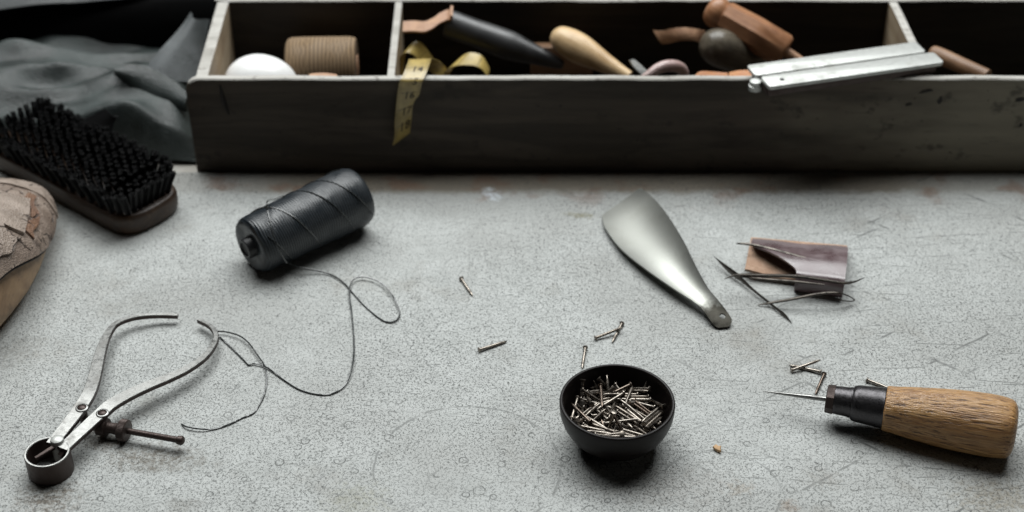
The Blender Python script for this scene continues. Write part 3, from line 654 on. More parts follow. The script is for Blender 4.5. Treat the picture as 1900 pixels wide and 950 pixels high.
# ------------------------------------------------------------------ shoe brush
BS = Matrix(((.783, .622, 0), (-.622, .783, 0), (0, 0, 1)))
tip = V((-.2515, .907, 0)); Lb, Wb = .172, .0282
t = thing('shoe_brush', 'wooden shoe brush lying bristles up beside the tray', 'shoe brush', tuple(tip), BS)
def outline(L, W, off=0.):
    pts = []
    for k in range(25):
        a = -math.pi / 2 + math.pi * k / 24; pts.append((-W * .78 + W * .78 * math.copysign(abs(math.cos(a)) ** .7, math.cos(a)), W * math.copysign(abs(math.sin(a)) ** .75, math.sin(a))))
    for k in range(25):
        a = math.pi / 2 + math.pi * k / 24; pts.append((-L + W * .9 + W * .9 * math.copysign(abs(math.cos(a)) ** .75, math.cos(a)), W * math.copysign(abs(math.sin(a)) ** .75, math.sin(a))))
    return pts
def back_geo():
    prof = [(.90, 0), (.955, .001), (.99, .004), (1.0, .008), (.995, .0125), (.97, .0155), (.94, .0165)]
    o = outline(Lb, Wb); n = len(o); vs = []
    for s, z in prof:
        for x, y in o: vs.append(V(((x + Lb / 2) * (1 - (1 - s) * .35) - Lb / 2, y * s, z)))
    fs = [(i * n + k, i * n + (k + 1) % n, (i + 1) * n + (k + 1) % n, (i + 1) * n + k) for i in range(len(prof) - 1) for k in range(n)]
    return vs, fs + [tuple(range(n)), tuple(range((len(prof) - 1) * n, len(prof) * n))]
obj('brush_back', back_geo(), M['brush_wood'], t, local=True, smooth=60)
def bristles():
    gs_v, gs_f = [], []; rnd = random.Random(5)
    nx, ny = 29, 10
    for i in range(nx):
        for j in range(ny):
            x = -.0085 - i * (Lb - .022) / (nx - 1); y = (j - (ny - 1) / 2) * .0051 + (.0012 if i % 2 else -.0012)
            e = min(1, min(-x, Lb + x) / (Wb * .9)); lim = Wb * .93 * math.sqrt(max(.0, 1 - (1 - e) ** 2)) ** .8
            if abs(y) > lim: continue
            ex = .0035 * (1 if x > -.02 else (-1 if x < -Lb + .022 else 0)); ey = .0036 * y / Wb * 1.6
            lean = V((ex + rnd.gauss(0, .0004), ey + rnd.gauss(0, .0004), 0)); hh = .0340 + rnd.gauss(0, .0003)
            edge_ = j in (0, ny - 1) or i == 0 or abs(y) > lim - .004
            for q in range(44 if edge_ else 25):
                a = rnd.random() * 6.283; r = math.sqrt(rnd.random()) * (.0024 if edge_ else .00165); d = V((math.cos(a), math.sin(a), 0))
                p0 = V((x, y, .0155)) + d * r * .8; p2 = V((x, y, hh + rnd.gauss(0, .0003))) + d * r * 1.2 + lean * 1.25; p1 = p0.lerp(p2, .5) - lean * .12
                n0 = len(gs_v); w = .00040
                for p, ww in ((p0, w), (p1, w), (p2, w * .75)):
                    for z in range(3): gs_v.append(p + V((math.cos(z * 2.094 + a), math.sin(z * 2.094 + a), 0)) * ww)
                for r_ in range(2):
                    for z in range(3): gs_f.append((n0 + r_ * 3 + z, n0 + r_ * 3 + (z + 1) % 3, n0 + r_ * 3 + 3 + (z + 1) % 3, n0 + r_ * 3 + 3 + z))
                gs_f.append((n0 + 6, n0 + 7, n0 + 8))
    return gs_v, gs_f
tag(obj('bristles', bristles(), M['bristle'], t, local=True, smooth=0), kind='stuff')

# ------------------------------------------------------------------ shoe last
AX0, AX1 = V((-.3560, .926, 0)), V((-.388, .664, 0))
dl = (AX1 - AX0); Ll = dl.length
t = thing('shoe_last', 'old wooden shoe last patched with cracked pale leather', 'shoe last', tuple(AX0), frame(dl))
def last_pt(s, a, off=0.):
    """s along from the toe (0) to the cut end, a round it (0 = right side, pi / 2 = top, pi = left)."""
    x = s * Ll; w = .0445 * (1 - (1 - min(1, s / .31)) ** 2.1) ** .5
    w *= (1 + .13 * math.exp(-((s - .40) / .16) ** 2)) * (1 - .2 * sm(.5, .95, s))
    hh = .004 + .030 * (1 - (1 - min(1, s / .20)) ** 2.1) ** .5 + .034 * sm(.06, .60, s)
    zc = .016 + .004 * (1 - sm(0, .15, s)); c, d = math.cos(a), math.sin(a)
    y = w * math.copysign(abs(c) ** .92, c); z = zc + (hh + .004 - zc) * max(0, d) ** .95 if d > 0 else zc - (zc - .0008) * min(1, -d * 1.12) ** .8
    n = V((-.6 * (1 - sm(0, .2, s)), c, d)).normalized()
    return V((x, y, z)) + n * off
def last_body():
    n = 48; ss = [.0005, .004, .012, .03, .055, .09, .13, .18, .24, .31, .4, .5, .65, .8, 1.0]; vs = [last_pt(s, 2 * math.pi * k / n) for s in ss for k in range(n)]
    fs = [(i * n + k, i * n + (k + 1) % n, (i + 1) * n + (k + 1) % n, (i + 1) * n + k) for i in range(len(ss) - 1) for k in range(n)]
    return vs, fs + [tuple(range(n)), tuple(range((len(ss) - 1) * n, len(ss) * n))]
obj('last_body', last_body(), M['last'], t, local=True, smooth=80)
def patch(name, fa, ns, na, off, mat, th=.0014):
    def f(u, w):
        s, a = fa(u, w); return last_pt(s, a, off + .0006 * noise.noise(V((s * 30, a * 4, off * 900))))
    return obj(name, shell(f, ns, na, lambda p: th), mat, t, local=True, smooth=60)
def edge_a(u): return .04 + .40 * sm(.08, .55, u) + .03 * math.sin(17 * u)      # where the leather stops, round the last
def us(u): return .012 + .988 * u ** 1.6
patch('leather_upper', lambda u, w: (us(u), edge_a(us(u)) + (math.pi - .2 - edge_a(us(u))) * w), 50, 44, .0022, M['last_leather'], .0034)
patch('toe_strap', lambda u, w: (.030 + .080 * u + .05 * (w - .5) ** 2 + .004 * math.sin(w * 19), .02 + (math.pi - .04) * w), 8, 44, .0044, M['last_light'], .0024)
patch('leather_patch', lambda u, w: (.170 + .17 * u + .03 * w + .012 * math.sin(7 * w), .86 + .95 * w - .22 * u), 12, 14, .0050, M['last_light'], .003)
patch('torn_patch', lambda u, w: (.135 + .20 * u + .012 * math.sin(11 * u), .56 + .17 * w + .05 * math.sin(9 * u) + .22 * (1 - u) - .1 * u), 20, 6, .0046, M['last_brown'], .0026)
patch('lower_patch', lambda u, w: (.36 + .20 * u + .03 * math.sin(8 * w), .62 + .75 * w + .03 * math.sin(13 * u)), 16, 12, .0050, M['last_light'], .003)
def line_on(fn, n, r): return tube([last_pt(*fn(i / n), .0034) for i in range(n + 1)], r, 6)
obj('seam', line_on(lambda u: (us(u), edge_a(us(u)) - .02), 70, .0008), M['seam'], t, local=True)
obj('seam', line_on(lambda u: (.118 + .05 * (u - .5) ** 2, .05 + 2.7 * u + .02 * math.sin(22 * u)), 50, .0017), M['seam'], t, local=True)
nails_on = []
rn = random.Random(3)
for s, a in ((.10, .7), (.16, .78), (.22, .70), (.30, .76), (.2, 1.25), (.27, 1.1), (.36, .95), (.42, 1.2), (.09, 1.2), (.34, 1.35), (.25, 1.6), (.44, .8), (.5, 1.0)):
    p = last_pt(s, a, .0048); q = (last_pt(s, a, .01) - last_pt(s, a, 0)).normalized(); nails_on.append(xf(lathe([(-.002, .0010), (0, .0010), (.0005, .0004)], 10), Matrix.Translation(p) @ frame(q, (1, .1, 0)).to_4x4()))
for g in nails_on: obj('tack', g, M['seam'], t, local=True)

# ------------------------------------------------------------------ black thread spool
e0, e1 = V((-.1775, .851, 0)), V((-.104, .9165, 0))
ax = (e1 - e0).normalized(); Ls = .0925; r0, r1 = .0203, .0226
c0 = V((-.1775, .851, r0 + .0002))
axis3 = V((ax.x, ax.y, (r1 - r0) / Ls)).normalized()
t = thing('thread_spool', 'spool of black waxed thread with its loose end trailing over the board', 'thread spool', tuple(c0), frame(axis3))
def rr(x): return r0 + (r1 - r0) * x / Ls
prof = [(.0012, .0070), (.0006, .011), (.0, .0155), (.0006, .0183), (.003, r0 * .985), (.007, rr(.007))] + [(x, rr(x) + .00025 * math.sin(x * 310)) for x in [Ls * k / 12 for k in range(2, 11)]] + [(Ls - .010, rr(Ls) * .995), (Ls - .005, rr(Ls) * .965), (Ls - .0018, rr(Ls) * .90), (Ls, .0165), (Ls - .003, .009)]
w_ = obj('winding', lathe(prof, 64), M['thread'], t, local=True, smooth=60)
obj('core', lathe([(-.0030, .0005), (-.0034, .0042), (-.0046, .0050), (-.0046, .0064), (-.0036, .0072), (.012, .0078), (Ls + .001, .0078), (Ls + .001, .004)], 28), M['core'], t, local=True)
wires = []
for ph, x0, x1, r in ((.3, .010, .083, .0005), (2.4, .006, .088, .0004), (4.3, .012, .09, .0004)):
    pts = []
    for i in range(90):
        q = i / 89; x = x0 + (x1 - x0) * q; a = ph + q * 2 * math.pi * 1.15; pts.append(V((x, (rr(x) + .0003) * math.cos(a), (rr(x) + .0003) * math.sin(a))))
    wires.append(tube(pts, r, 6))
obj('cross_winding', join(*wires), M['strand'], t, local=True)
dg = bpy.context.evaluated_depsgraph_get()
def bvh_of(*os):
    vs, fs = [], []
    for o in os:
        n = len(vs); Mw = MATS[o.name]; vs += [Mw @ v.co for v in o.data.vertices]; fs += [tuple(n + i for i in p.vertices) for p in o.data.polygons]
    return BVHTree.FromPolygons(vs, fs)
bv = bvh_of(w_)
def onto(b, u, v, lift=.0006, z=0.):
    hit, n, i, d = b.ray_cast(EYE, ray(u, v).normalized()); g_ = P(u, v, z + lift)
    if hit is None or (hit - EYE).length > (g_ - EYE).length: return g_
    return hit + (n if n.dot(ray(u, v)) < 0 else -n) * lift
pth = [onto(bv, u, v, .0012) for u, v in ((527, 367), (512, 369))]
pth += [onto(bv, 500, 384, .0045), onto(bv, 497, 400, .0042), onto(bv, 499, 418, .0040), onto(bv, 503, 440, .0045), onto(bv, 510, 460, .0055), onto(bv, 521, 477, .0065), onto(bv, 538, 489, .0065)]
pth += [onto(bv, 560, 497, .0050), P(600, 505, .0016), P(625, 515, .0012), P(645, 532, .0010), P(672, 563, .0006), P(700, 588, .0005), P(720, 598, .0007), P(737, 593, .001), P(741, 577, .0014), P(727, 546, .0022), P(703, 523, .0022), P(675, 514, .0022), P(656, 519, .0022), P(648, 540, .0022), P(653, 585, .0012), P(657, 640, .001), P(653, 682, .0022), P(641, 713, .0012), P(617, 730, .0007), P(590, 732, .0006), P(556, 723, .0006), P(525, 704, .0007), P(499, 684, .0010), P(484, 677, .0013), P(470, 675, .001), P(461, 677, .0007), P(452, 668, .0006), P(434, 650, .0006), P(414, 631, .0008), P(399, 617, .0018), P(402, 615, .002), P(420, 616, .0022), P(444, 623, .0024), P(462, 637, .0022), P(478, 659, .0020), P(491, 679, .0022), P(495, 700, .0014), P(491, 730, .0008), P(478, 757, .0006), P(468, 768, .0006), P(448, 776, .0006), P(425, 787, .0008), P(398, 796, .0006), P(372, 796, .0016), P(347, 792, .0016), P(337, 787, .0006)]
obj('loose_thread', tube(crom([tuple(p) for p in pth], 8), .00052, 6), M['strand'], t, smooth=60)

# ------------------------------------------------------------------ spring calipers
t = thing('spring_caliper', 'steel spring calipers with bowed legs and a dark iron adjusting screw', 'calipers', tuple(P(95, 840, 0)))
ZL = .0135
def leg(name, px):
    pts = crom([tuple(P(u, v, z)) + (w,) for u, v, z, w in px], 8); g = bar(pts, .0030, .12)
    return obj(name, g, [M['steel'], M['iron']], t, smooth=25, mids=[0 if abs((V(g[0][f_[1]]) - V(g[0][f_[0]])).cross(V(g[0][f_[2]]) - V(g[0][f_[0]])).normalized().z) > .5 else 1 for f_ in g[1]])
leg('leg', [(97, 826, ZL, .0078), (120, 797, ZL, .0082), (148, 760, ZL, .0086), (166, 730, ZL, .0084), (176, 700, .0125, .0079), (183, 670, .0115, .0073), (190, 645, .0105, .0064), (199, 623, .0095, .0052), (214, 603, .0085, .0040), (240, 592, .0075, .0031), (270, 587, .0065, .0028), (300, 586, .0055, .0026), (330, 587, .005, .0024)])
leg('leg', [(116, 835, ZL, .0078), (145, 808, ZL, .0082), (186, 770, ZL, .0088), (208, 751, ZL, .0090), (240, 733, .0128, .0084), (275, 717, .012, .0076), (310, 703, .011, .0066), (345, 687, .010, .0056), (375, 667, .009, .0047), (393, 647, .008, .0040), (401, 628, .007, .0035), (397, 614, .0062, .0031), (387, 604, .0056, .0028), (368, 595, .005, .0024)])
cr = P(87, 838, .0150); rk = .0130
def ring():
    vs, fs = [], []; a0, a1 = R(80), R(80 + 318); n = 60
    for i in range(n + 1):
        a = a0 + (a1 - a0) * i / n
        for r, z in ((rk, .0002), (rk, .0146), (rk - .0004, .0150), (rk - .0012, .0150), (rk - .0016, .0146), (rk - .0016, .0002)):
            vs.append(V((cr.x + r * math.cos(a), cr.y + r * math.sin(a), z)))
    for i in range(n):
        for k in range(6): fs.append((i * 6 + k, i * 6 + (k + 1) % 6, (i + 1) * 6 + (k + 1) % 6, (i + 1) * 6 + k))
    return vs, fs + [tuple(range(6)), tuple(range(n * 6, n * 6 + 6))]
g = ring(); ids = [1 if abs(((V(g[0][f_[1]]) - V(g[0][f_[0]])).cross(V(g[0][f_[2]]) - V(g[0][f_[0]]))).normalized().z) > .5 else 0 for f_ in g[1]]
obj('spring_bow', g, [M['iron'], M['steel']], t, mids=ids)
pv = P(107, 822, ZL); obj('fulcrum_stud', xf(lathe([(-.011, .0040), (.002, .0040), (.0032, .0036), (.0040, .0022), (.0042, .0003)], 24, 'Z'), Matrix.Translation(pv)), M['bright'], t)
for u, v in ((152, 757), (190, 767)):
    p = P(u, v, ZL + .0015); ri = obj('rivet', xf(lathe([(-.011, .0026), (.0003, .0026), (.0009, .0020), (.0012, .0004)], 20, 'Z'), Matrix.Translation(p)), M['iron'], t)
    obj('washer', xf(lathe([(.0, .0036), (.0004, .0038), (.0007, .0034), (.0007, .0028)], 24, 'Z', cap=False), Matrix.Translation(p)), M['steel'], ri)
zs_ = .0068
s0, s1 = P(160, 786, zs_), P(340, 818, zs_); d = (s1 - s0); Fm = Matrix.Translation(s0) @ frame(d).to_4x4(); Ld = d.length
scr = obj('adjusting_screw', xf(lathe([(0, .0017)] + [(x, .0019 + .00005 * math.sin(x * 9000)) for x in [Ld * k / 200 for k in range(1, 188)]] + [(Ld - .0040, .0020), (Ld - .0035, .0026), (Ld - .001, .0029), (Ld, .0023), (Ld + .0008, .0008)], 14), Fm), M['iron'], t)
xn = (P(232, 796, zs_) - s0).length
def knurl(s, a): return 1 + .035 * math.cos(26 * a)
obj('nut', xf(lathe([(xn - .017, .0042), (xn - .0165, .0056), (xn - .011, .0054), (xn - .0105, .0036), (xn - .0075, .0033), (xn - .004, .0038), (xn - .0035, .0040)], 28), Fm), M['iron'], t)
obj('knurled_nut', xf(lathe([(xn - .0034, .0030), (xn - .003, .0058), (xn - .0022, .0066), (xn + .0016, .0066), (xn + .0022, .0060), (xn + .0025, .0030)], 208, jit=lambda s, a: 1 + .012 * math.cos(52 * a)), Fm), M['iron'], t)
tb = [tuple(P(u, v, .0050)) for u, v in ((62, 852), (75, 846), (90, 838))]
obj('spring_catch', join(bar([tuple(P(66, 851, .0125)) + (.002,), tuple(P(100, 830, .0135)) + (.003,)], .002), bar([tuple(P(112, 846, .010)) + (.004,), tuple(P(122, 832, .013)) + (.004,)], .002)), M['iron'], t)

# ------------------------------------------------------------------ shoe horn
Lp = crom([(1117, 402, .0030), (1124, 424, .0045), (1153, 462, .0060), (1200, 500, .0082), (1250, 535, .0085), (1288, 560, .0075), (1304, 575, .0062), (1318, 594, .0045), (1326, 604, .0025), (1333, 608, .0018)], 8)
Rp = crom([(1190, 349, .0150), (1217, 372, .0180), (1244, 408, .0205), (1268, 448, .0205), (1290, 493, .0175), (1312, 532, .0130), (1332, 556, .0095), (1349, 578, .0060), (1358, 594, .0038), (1352, 606, .0020)], 8)
def horn_f(s, t_):
    i = int(round(s * (len(Lp) - 1))); a, b = P(*Lp[i]), P(*Rp[i]); w = (b - a).length
    p = a.lerp(b, t_); k_ = 1 - sm(.72, .92, s); p.z = a.z + (b.z - a.z) * (t_ + (t_ ** 2.3 - t_) * k_); dip = .03 * w * k_ * t_ * (1 - t_) * 4
    bow = 0
    if s < .12:  # rounded lip at the wide end
        e = .12 - s; p += (P(1155, 372, .006) - P(1240, 480, .012)).normalized() * (1 - (2 * t_ - 1) ** 2) * 0
        p += (P(1155, 372, .006) - P(1240, 480, .012)).normalized() * (1 - (2 * t_ - 1) ** 2) ** .6 * (e / .12) ** 2 * .0062
    return p + V((0, 0, -dip + .0015 * sm(0, .3, s) * 0))
t = thing('shoe_horn', 'worn pale metal shoe horn with a pierced handle end', 'shoe horn', tuple(P(1240, 480, 0)))
vs, fs = shell(horn_f, len(Lp) - 1, 24, .0009)
me = bpy.data.meshes.new('h'); me.from_pydata([tuple(v) for v in vs], [], fs); bm = bmesh.new(); bm.from_mesh(me); bmesh.ops.recalc_face_normals(bm, faces=bm.faces); bm.to_mesh(me); bm.free()
ho = bpy.data.objects.new('h', me); COL.objects.link(ho)
hc = P(1340, 588, .004); cv, cf = lathe([(-.02, .0021), (.02, .0021)], 20, 'Z'); cm = bpy.data.meshes.new('c'); cm.from_pydata([tuple(v + hc) for v in cv], [], cf)
bm = bmesh.new(); bm.from_mesh(cm); bmesh.ops.recalc_face_normals(bm, faces=bm.faces); bm.to_mesh(cm); bm.free()
co_ = bpy.data.objects.new('c', cm); COL.objects.link(co_)
md = ho.modifiers.new('b', 'BOOLEAN'); md.operation = 'DIFFERENCE'; md.object = co_; md.solver = 'EXACT'
bpy.context.view_layer.update(); em = ho.evaluated_get(bpy.context.evaluated_depsgraph_get()).to_mesh()
hv = [v.co.copy() for v in em.vertices]; hf = [tuple(p.vertices) for p in em.polygons]
bpy.data.objects.remove(ho); bpy.data.objects.remove(co_)
cut = P(1318, 560, .008)
axis_h = (P(1340, 590, 0) - P(1240, 470, 0)).normalized()
dlim = axis_h.dot(P(1316, 562, .008))
blade = [f_ for f_ in hf if sum((hv[i].dot(axis_h) for i in f_), 0) / len(f_) < dlim]; grip = [f_ for f_ in hf if f_ not in set(blade)]
def sub(fs_):
    ids = sorted({i for f_ in fs_ for i in f_}); mp = {i: k for k, i in enumerate(ids)}; return [hv[i] for i in ids], [tuple(mp[i] for i in f_) for f_ in fs_]
obj('blade', sub(blade), M['horn'], t, smooth=50)
tag(obj('handle_end', sub(grip), M['horn'], t, smooth=50), label='tarnished dark end with a round hole')

# ------------------------------------------------------------------ needle case and needles
t = thing('needle_case', 'plum leather needle case with a stitched edge', 'needle case', tuple(P(1475, 500, 0)))
BL, BR, FLc, FR = P(1392, 446, .004), P(1573, 462, .004), P(1377, 528, 0), P(1562, 556, 0)
def case_top(s, t_):
    back = BL.lerp(BR, s); front = FLc.lerp(FR, s)
    q = min(1, t_ / .82); p = back.lerp(front, q * .96)
    z = .0040 + .0115 * math.sin(min(1, q * 1.25) * math.pi / 2) - .0015 * sm(.6, 1, q)
    if t_ > .82: e = (t_ - .82) / .18; p += (front - back).normalized() * .0025 * math.sin(e * math.pi); z = z * (1 - e) + .0012 * e
    return V((p.x, p.y, z + .0004 * math.sin(s * 9)))
def case_open(s, t_):
    m0 = .02 + .50 * sm(.22, .80, t_) ** 1.4; return case_top(m0 + (1 - m0) * s, t_)
obj('cover', shell(case_open, 40, 40, .0014), M['plum'], t, smooth=60)
def case_low(s, t_):
    p = BL.lerp(BR, s * .985 + .005).lerp(FLc.lerp(FR, s * .985 + .005), t_ * .90 - .05); return V((p.x, p.y, .0032 + .0012 * math.sin(t_ * 3.1) + .003 * sm(.35, 0, s) * t_))
obj('lining', shell(case_low, 30, 20, .0018), M['suede'], t, smooth=60)
st = []
for i in range(17):
    s = .09 + .86 * i / 16; p = case_top(s, .075) + V((0, 0, .0006)); q = case_top(s + .028, .082) + V((0, 0, .0006)); st.append(tube([p, p.lerp(q, .5) + V((0, 0, .0005)), q], .00035, 5))
obj('stitching', join(*st), M['stitch'], t)
NG = 'curved sewing needles by the needle case'
def needle(pix, rads, label, sx=1.0, name='sewing_needle'):
    pts = crom([tuple(P(u, v, z)) for u, v, z in pix], 8); rs = [q[0] for q in crom([(r, 0) for r in rads], 8)]; g = tube(pts, [max(.00012, r * 1.15) for r in rs], 8, sx, (0, 0, 1))
    return tag(obj(name, g, M['needle'], origin=pts[len(pts) // 2]), label, 'needle', NG)
needle([(1366, 452, .0135), (1378, 452, .0150), (1400, 455, .0155), (1435, 464, .0155), (1480, 476, .0152), (1505, 482, .0148), (1532, 491, .0142)], [.0003, .0007, .0009, .0012, .0011, .0007, .00015], 'dark tapered needle lying on top of the needle case')
needle([(1326, 477, .0045), (1345, 494, .0042), (1366, 511, .0038), (1374, 517, .0034), (1400, 540, .0026), (1440, 572, .0020), (1456, 585, .0014), (1469, 599, .0008)], [.0002, .0016, .0023, .0018, .0010, .0010, .0012, .0002], 'straight needle with a flat spear point crossing under the others', .5)
needle([(1344, 518, .0125), (1356, 513, .0140), (1372, 510, .0150), (1420, 511, .0158), (1480, 513, .0158), (1530, 520, .0152), (1565, 525, .0145), (1585, 523, .0138), (1604, 515, .0130)], [.0002, .0005, .0008, .0010, .0011, .0010, .0009, .0006, .0002], 'long S curved needle reaching past the right side of the needle case')
needle([(1366, 512, .0130), (1390, 515, .0138), (1430, 519, .0140), (1480, 523, .0140), (1530, 528, .0135)], [.0003, .0006, .0008, .0008, .0003], 'thin needle just below the long S curved one')
pix = [(1406, 566, .0006), (1430, 562, .0030), (1470, 555, .0075), (1515, 546, .0110), (1545, 543, .0115), (1562, 545, .0105), (1578, 551, .0070), (1586, 557, .0030)]
pts = crom([tuple(P(*q)) for q in pix], 8); g1 = tube(pts, [max(.0002, q[0]) for q in crom([(r, 0) for r in (.0003, .0008, .0010, .0010, .0008, .0005, .0004, .0004)], 8)], 8)
pts2 = crom([tuple(P(*q)) for q in ((1586, 557, .0030), (1580, 559, .0030), (1566, 558, .0045), (1556, 556, .006))], 6); g2 = tube(pts2, .0004, 8)
tag(obj('sewing_needle', join(g1, g2), M['needle'], origin=pts[20]), 'arched needle with a hooked eye in front of the needle case', 'needle', NG)

# ------------------------------------------------------------------ awl
a0, a1 = P(1640, 757, .0165), P(1884, 797, .0184)
dv = V((a1.x - a0.x, a1.y - a0.y, .0016)); Lh = dv.length; Fm3 = frame(dv)
t = thing('sewing_awl', 'sewing awl with a worn oak handle and dark ferrule', 'awl', tuple(a0), Fm3)
k = .907 / 2850
def hj(s, a): return 1 + .010 * math.cos(8 * a + .4) * sm(0, .01, s) + .006 * math.sin(3 * a + s * 90)
hp = crom([(0, 39 * k), (.0012, 42 * k), (.006, 43.5 * k), (Lh * .25, 49 * k), (Lh * .5, 55 * k), (Lh * .72, 57.5 * k), (Lh * .85, 57.3 * k), (Lh - .0050, 55 * k), (Lh - .0022, 51 * k), (Lh - .0005, 43 * k), (Lh, 34 * k), (Lh, 12 * k), (Lh, 1 * k)], 5)
obj('handle', lathe([(0, .002)] + hp, 64, jit=hj), M['oak'], t, local=True, smooth=50)
x2, x1, xc = -(60 * k), -(103 * k), -(108 * k)
obj('ferrule', lathe(crom([(.0006, .004), (.0003, 38 * k), (-.0008, 38.5 * k), (-.0085, 36.5 * k), (-.0125, 35.5 * k), (x2 + .0030, 34.5 * k), (x2 + .0009, 32 * k), (x2 + .0002, 28 * k), (x2, .003)], 4), 48), M['ferrule'], t, local=True, smooth=50)
obj('chuck', lathe([(x2 + .0006, .003), (x2 + .0005, 29 * k), (x2 - .0005, 29.3 * k), (x2 - .0012, 28.6 * k), (x2 - .002, 28 * k), (x1 + .0045, 26.5 * k), (x1 + .0035, 26.2 * k)], 48), M['ferrule'], t, local=True, smooth=40)
obj('chuck_nose', lathe([(x1 + .0036, 27 * k), (x1 + .0034, 28 * k), (x1 - .0008, 26.5 * k), (x1 - .0012, 25 * k), (x1 - .0012, .001)], 8), M['iron'], t, local=True, smooth=20)
tipw = P(1416, 726, .0125); Mi = MATS[t.name].inverted(); tl = Mi @ tipw
sp0 = V((x1, 0, -.0005)); obj('spike', tube([sp0.lerp(tl, q) for q in (0, .3, .6, .85, .97, 1.0)], [.00165, .00145, .00105, .0006, .0003, .0001], 10), M['steel'], t, local=True)

